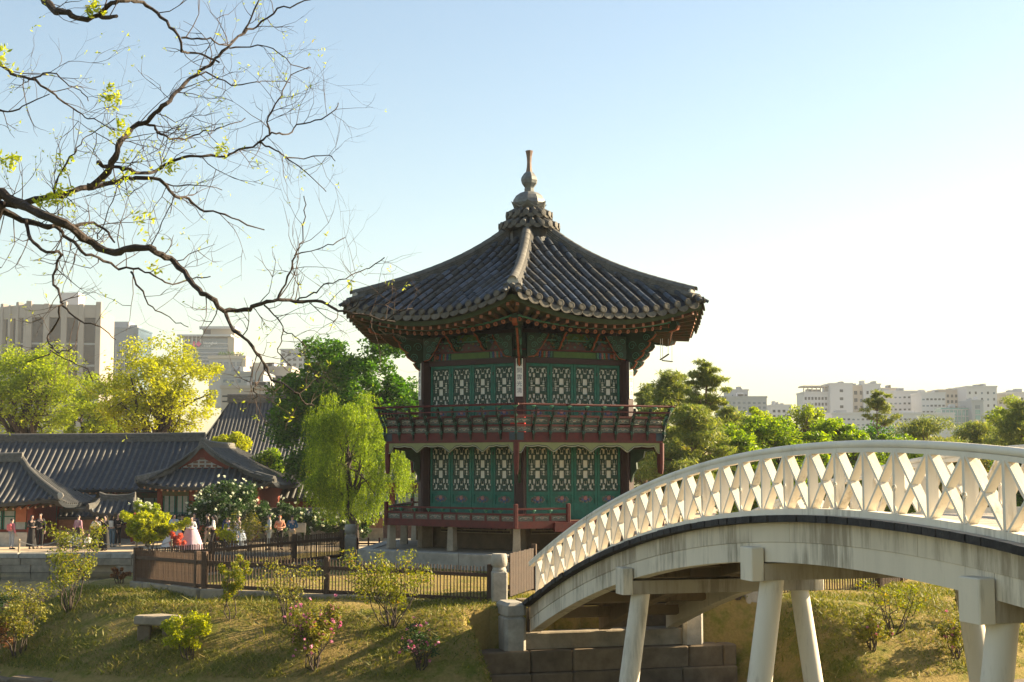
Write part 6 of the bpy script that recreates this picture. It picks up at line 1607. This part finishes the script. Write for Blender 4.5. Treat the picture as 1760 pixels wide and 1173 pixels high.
# ================================================================== CITY BEYOND
M_GLASSD = mat('dark_curtain_glass', (.008,.014,.020), .5, .4, .2, spec=.1)
M_GLASSB = mat('blue_curtain_glass', (.08,.13,.18), .2, .3, .15, spec=.6)
M_GLASSG = mat('green_glass', (.10,.30,.28), .2, .3, .2, spec=.6)
M_CST = mat('tower_stone', (.29,.255,.23), .8, .12, .15); M_CWH = mat('white_render', (.46,.46,.47), .85, .1, .1)
M_CCR = mat('cream_render', (.42,.36,.29), .85, .1, .1); M_CGR = mat('grey_render', (.29,.31,.335), .85, .12, .1); M_CBE = mat('beige_render', (.36,.32,.28), .85, .1, .1)
GC = 'city buildings on the skyline'
def block(label, px0, px1, ytop, Y, mwall, depth=18, rows=0, cols=0, mwin=M_GLASSD, rot=0., wfrac=(.55, .5), name='office_block', zlow=None, top_margin=1.2, ybot=None):
    x0, x1 = gx(px0, Y), gx(px1, Y); H = hz(ytop, Y) - .9; W_ = x1 - x0
    e = empty(name, ((x0 + x1) / 2, Y, .9), label, 'building', GC, rot)
    MB().box(-W_ / 2, W_ / 2, 0, depth, 0, H).build('wall', mwall, e)
    MB().box(-W_ / 2 - .3, W_ / 2 + .3, -.3, depth + .3, H + .004, H + .7).build('parapet', mwall, e)
    for q in range(3):
        w0 = rnd.uniform(.08, .2) * W_; xq = rnd.uniform(-.45, .3) * W_; MB().box(xq, xq + w0, depth * .3, depth * .6, H + .701, H + rnd.uniform(1.2, 2.6)).build('roof_equipment', rnd.choice((M_CGR, M_CWH)), e)
    zb = H - (hz(ytop, Y) - hz(ybot, Y)) if ybot else H * .3
    if rows:
        dw, dh = W_ / cols, (H - top_margin - zb) / rows; ww, wh = dw * wfrac[0], dh * wfrac[1]
        wm_ = MB().box(-ww / 2, ww / 2, -.10, .02, 0, wh).mesh('window', mwin); wm2_ = MB().box(-ww / 2, ww / 2, -.10, .02, 0, wh * .8).mesh('window', M_GLASSB)
        for r_ in range(rows):
            for c in range(cols): ob('window', wm_ if rnd.random() < .75 else wm2_, e, T(-W_ / 2 + (c + .5) * dw, 0, zb + r_ * dh + (dh - wh) / 2))
    return e, W_, H
# tall stone tower at the left: piers with recessed dark glass
Y = 520; x0, x1 = gx(-140, Y), gx(160, Y); H = hz(515, Y) - .9
TW = empty('stone_tower', (gx(108, Y), Y, .9), 'tall pale stone office tower with dark vertical window bays', 'building', GC)
xc = gx(108, Y); xa, xb = gx(46, Y) - xc, gx(162, Y) - xc
def tower_face(ax0, ay0, ax1, ay1, n, pier):
    a, b = Vector((ax0, ay0, 0)), Vector((ax1, ay1, 0)); d = b - a; L_ = d.length; M = frame(a, d); w_ = L_ / n
    for i in range(n + 1):
        MB().bevbox(i * w_ - pier / 2, i * w_ + pier / 2, -1.0, 1.6, 0, H - (1.5 if i % 2 else .6), .2).build('pier', M_CST, TW, M)
    for i in range(n):
        win = MB().box(i * w_ + pier / 2, (i + 1) * w_ - pier / 2, .6, 1.2, 0, H - 6.5).build('window_bay', M_GLASSD, TW, M)
        for z in range(8, int(H - 9), 8): MB().box(i * w_ + pier / 2 + .02, (i + 1) * w_ - pier / 2 - .02, .4, .62, z, z + .7).build('spandrel', M_CGR, win)
        MB().box(i * w_ + pier / 2 + .01, (i + 1) * w_ - pier / 2 - .01, -.5, 1.4, H - 6.5, H - 1.8).build('attic_panel', M_CST, TW, M)
tower_face(xa, 0, xb, 3, 4, 2.0); tower_face(xa - 36, 26, xa - 1.2, 1.0, 9, 1.5)
mb = MB(); mb.add([(xa + .5, 1.5, 0), (xb - .5, 4.5, 0), (xb - 6, 45, 0), (xa - 42, 45, 0), (xa - 35, 27, 0), (xa + .5, 1.5, H - 2), (xb - .5, 4.5, H - 2), (xb - 6, 45, H - 2), (xa - 42, 45, H - 2), (xa - 35, 27, H - 2)], [(0, 1, 6, 5), (1, 2, 7, 6), (2, 3, 8, 7), (3, 4, 9, 8), (4, 0, 5, 9), (5, 6, 7, 8, 9)]); mb.build('core', M_CST, TW)
MB().box(-6, 1, 12, 20, H - 2, H + 4).build('roof_house', M_CWH, TW)
# glass block beside it
e, W_, H2_ = block('slim blue glass office block beside the stone tower', 160, 235, 566, 640, M_GLASSB, depth=24)
for i in range(11): MB().box(-W_ / 2 + i * W_ / 10 - .12, -W_ / 2 + i * W_ / 10 + .12, -.4, -.01, 0, H2_ - 7).build('mullion', M_CWH, e)
for r_ in range(9): MB().box(-W_ / 2, W_ / 2, -.25, -.012, 6 + r_ * (H2_ - 14) / 9, 6.5 + r_ * (H2_ - 14) / 9).build('floor_band', M_CGR, e)
MB().box(-W_ / 2 + 2, W_ / 2 - 6, 6, 16, H2_ + .71, H2_ + 4).build('roof_house', M_CGR, e)
# stepped office with pink logo
Y = 700; OF = empty('stepped_office', (gx(370, Y), Y, .9), 'stepped cream office with roof terrace and a pink logo with white lettering', 'building', GC)
xo = gx(370, Y)
def ob_box(px0, px1, y0, y1, d0, d1, nm, m): return MB().box(gx(px0, Y) - xo, gx(px1, Y) - xo, d0, d1, hz(y1, Y) - .9, hz(y0, Y) - .9).build(nm, m, OF)
ob_box(312, 400, 582, 640, 0, 20, 'upper_wall', M_GLASSB); ob_box(390, 401, 580, 640, -.5, 20.5, 'end_wall', M_CCR); ob_box(304, 397, 576, 579, -3, 22, 'terrace_roof', M_CWH)
ob_box(345, 399, 565, 576, 3, 18, 'penthouse', M_CCR); ob_box(340, 402, 561, 565, 0, 21, 'penthouse_roof', M_CWH); ob_box(345, 358, 566, 575.9, 2.5, 3.1, 'penthouse_glass', M_GLASSD)
for i in range(6): ob_box(308 + i * 7, 309.5 + i * 7, 579, 590, -2, -1, 'terrace_column', M_CWH)
for y in (590, 598, 606, 612, 618, 624): ob_box(313, 390, y, y + 1.6, -.3, -.01, 'floor_band', M_CWH)
ob_box(360, 425, 613, 618, -6, 10, 'podium_roof', M_CCR); ob_box(362, 418, 618, 700, -5, 12, 'podium_wall', M_CGR); ob_box(418, 425, 618, 700, -5.5, 12, 'podium_corner', M_CCR)
for i in range(5): ob_box(366 + i * 11, 373 + i * 11, 624, 640, -5.3, -5.01, 'window', M_GLASSB)
P_ = mat('pink_sign', (.80,.06,.22), .5, .05)
c = Vector((gx(340, Y) - xo, -.8, hz(592, Y) - .9)); s_ = Y / FPX
mb = MB(); mb.prism([(c.x - 5 * s_, c.z), (c.x, c.z - 5.2 * s_), (c.x + 5 * s_, c.z), (c.x, c.z + 5.2 * s_)], c.y, c.y + .3); mb.build('logo_diamond', P_, OF)
MB().box(c.x - 10 * s_, c.x - 6.3 * s_, c.y, c.y + .3, c.z - 5 * s_, c.z + 4.5 * s_).build('logo_bar', P_, OF)
MWL = mat('white_sign_letter', (.85,.85,.85), .5, .02)
ob('sign_lettering', text_mesh('Heungkuk', 5.6 * s_ * 1.1, MWL, .1), OF, T(c.x + 20 * s_, c.y, c.z + 1.6 * s_) @ RX(math.pi / 2))
ob('sign_lettering', text_mesh('흥국생명', 3.2 * s_, MWL, .1), OF, T(c.x + 14.5 * s_, c.y, c.z - 3.6 * s_) @ RX(math.pi / 2))
for i in range(6):
    g = np.random.default_rng(i); Pq, Uq, Vq = leaves(np.array([(gx(380 + i * 7, Y) - xo, -3, hz(612, Y) - .9 + .6)]), np.array([1.3]), 60, .5, g); ob('roof_planting', quads_mesh('roof_planting', Pq, Uq, Vq, L_DEEP), OF)
block('low grey block beside the stepped office', 425, 452, 626, 720, M_CGR, rows=5, cols=4, mwin=M_CWH, ybot=660)
block('hazy grey block rising behind the deep green maple', 481, 560, 602, 760, M_CGR, rows=4, cols=8, ybot=640)
block('pale flat-roofed block with ribbon windows above the great roof', 430, 500, 634, 420, M_CBE, rows=3, cols=5, wfrac=(.85, .35), ybot=690)
block('pale concrete block with a green glass bay', 380, 452, 643, 400, M_CGR, rows=4, cols=6, mwin=M_GLASSB, ybot=690)
block('long grey low block just above the great hall roof', 380, 560, 668, 330, M_CBE, rows=2, cols=14, wfrac=(.7, .3), ybot=695)
# right-hand skyline
block('grey block with a blue glass end beside the tall thin pine', 1240, 1318, 684, 620, M_CGR, rows=5, cols=9, mwin=M_GLASSB, ybot=730)
block('slim upper block on the grey building beside the thin pine', 1254, 1286, 672, 640, M_CGR, rows=2, cols=4, ybot=690)
block('small pale block standing between the maples', 1326, 1360, 698, 660, M_CWH, rows=3, cols=4, ybot=730)
e, W_, H3_ = block('white flats with an open roof frame and rows of small windows', 1382, 1440, 676, 700, M_CWH, rows=7, cols=10, ybot=750, wfrac=(.6, .5))
for i in range(9): MB().box(-W_ / 2 + i * W_ / 8 - .25, -W_ / 2 + i * W_ / 8 + .25, .2, .7, H3_ + .71, H3_ + 3).build('roof_post', M_CCR, e)
MB().box(-W_ / 2 - .8, W_ / 2, -.6, 10, H3_ + 3.004, H3_ + 3.7).build('roof_frame', M_CCR, e)
block('white stair tower on the flats', 1427, 1466, 661, 696, M_CWH, rows=4, cols=1, wfrac=(.15, .35), ybot=720)
block('cream fronted flats between two white towers', 1466, 1486, 665, 702, M_CCR, rows=4, cols=2, ybot=720)
block('white square-topped tower of the flats', 1484, 1514, 662, 700, M_CWH, rows=3, cols=2, wfrac=(.25, .3), ybot=720)
block('long white flats behind the lone pine', 1512, 1590, 674, 720, M_CWH, rows=4, cols=10, wfrac=(.5, .3), ybot=720)
block('cream topped wing of the long white flats', 1514, 1542, 669, 740, M_CCR, rows=1, cols=3, ybot=690)
block('pale curved wing above the green glass', 1584, 1625, 677, 690, M_CWH, rows=4, cols=6, wfrac=(.6, .3), ybot=725)
block('white stepped flats with a green roof', 1612, 1668, 672, 720, M_CCR, rows=5, cols=8, ybot=725)
block('white tower with a grey shaft beside the green glass', 1662, 1714, 666, 705, M_CWH, rows=5, cols=5, wfrac=(.3, .4), ybot=725)
e, W_, H4_ = block('low block with a green glass front beyond the pines', 1618, 1672, 704, 660, M_GLASSG, depth=10)
for i in range(9): MB().box(-W_ / 2 + i * W_ / 8 - .15, -W_ / 2 + i * W_ / 8 + .15, -.3, -.01, 0, H4_).build('mullion', M_CWH, e)
for i in range(6): MB().box(-W_ / 2, W_ / 2, -.2, -.011, H4_ - 3 * i - .3, H4_ - 3 * i).build('transom', M_CWH, e)
block('grey shaft with teal windows beside the green glass front', 1670, 1690, 690, 655, M_CGR, rows=4, cols=1, mwin=M_GLASSG, wfrac=(.4, .8), ybot=732)
block('pale pinkish flats at the end of the skyline', 1700, 1740, 680, 710, M_CBE, rows=3, cols=5, ybot=725)
block('white flats at the very end of the skyline', 1732, 1800, 676, 730, M_CWH, rows=3, cols=7, ybot=725)
block('long low white podium below the flats', 1430, 1640, 712, 650, M_CWH, rows=2, cols=26, wfrac=(.5, .35), ybot=735)
# ================================================================== AIR
hb_ = MB().box(-1400, 1400, -60, 1150, -2.2, 84).build('haze', [], kind='stuff', label='thin pale spring haze over the pond and city', cat='haze')
hm_ = bpy.data.materials.new('haze_air'); hm_.use_nodes = True; n = hm_.node_tree.nodes
for q in list(n):
    if q.type == 'BSDF_PRINCIPLED': n.remove(q)
pv = n.new('ShaderNodeVolumePrincipled'); pv.inputs['Density'].default_value = .00018; pv.inputs['Color'].default_value = (.90,.95,1.0,1); pv.inputs['Anisotropy'].default_value = .0
hm_.node_tree.links.new(pv.outputs[0], n['Material Output'].inputs['Volume']); hb_.data.materials.append(hm_)
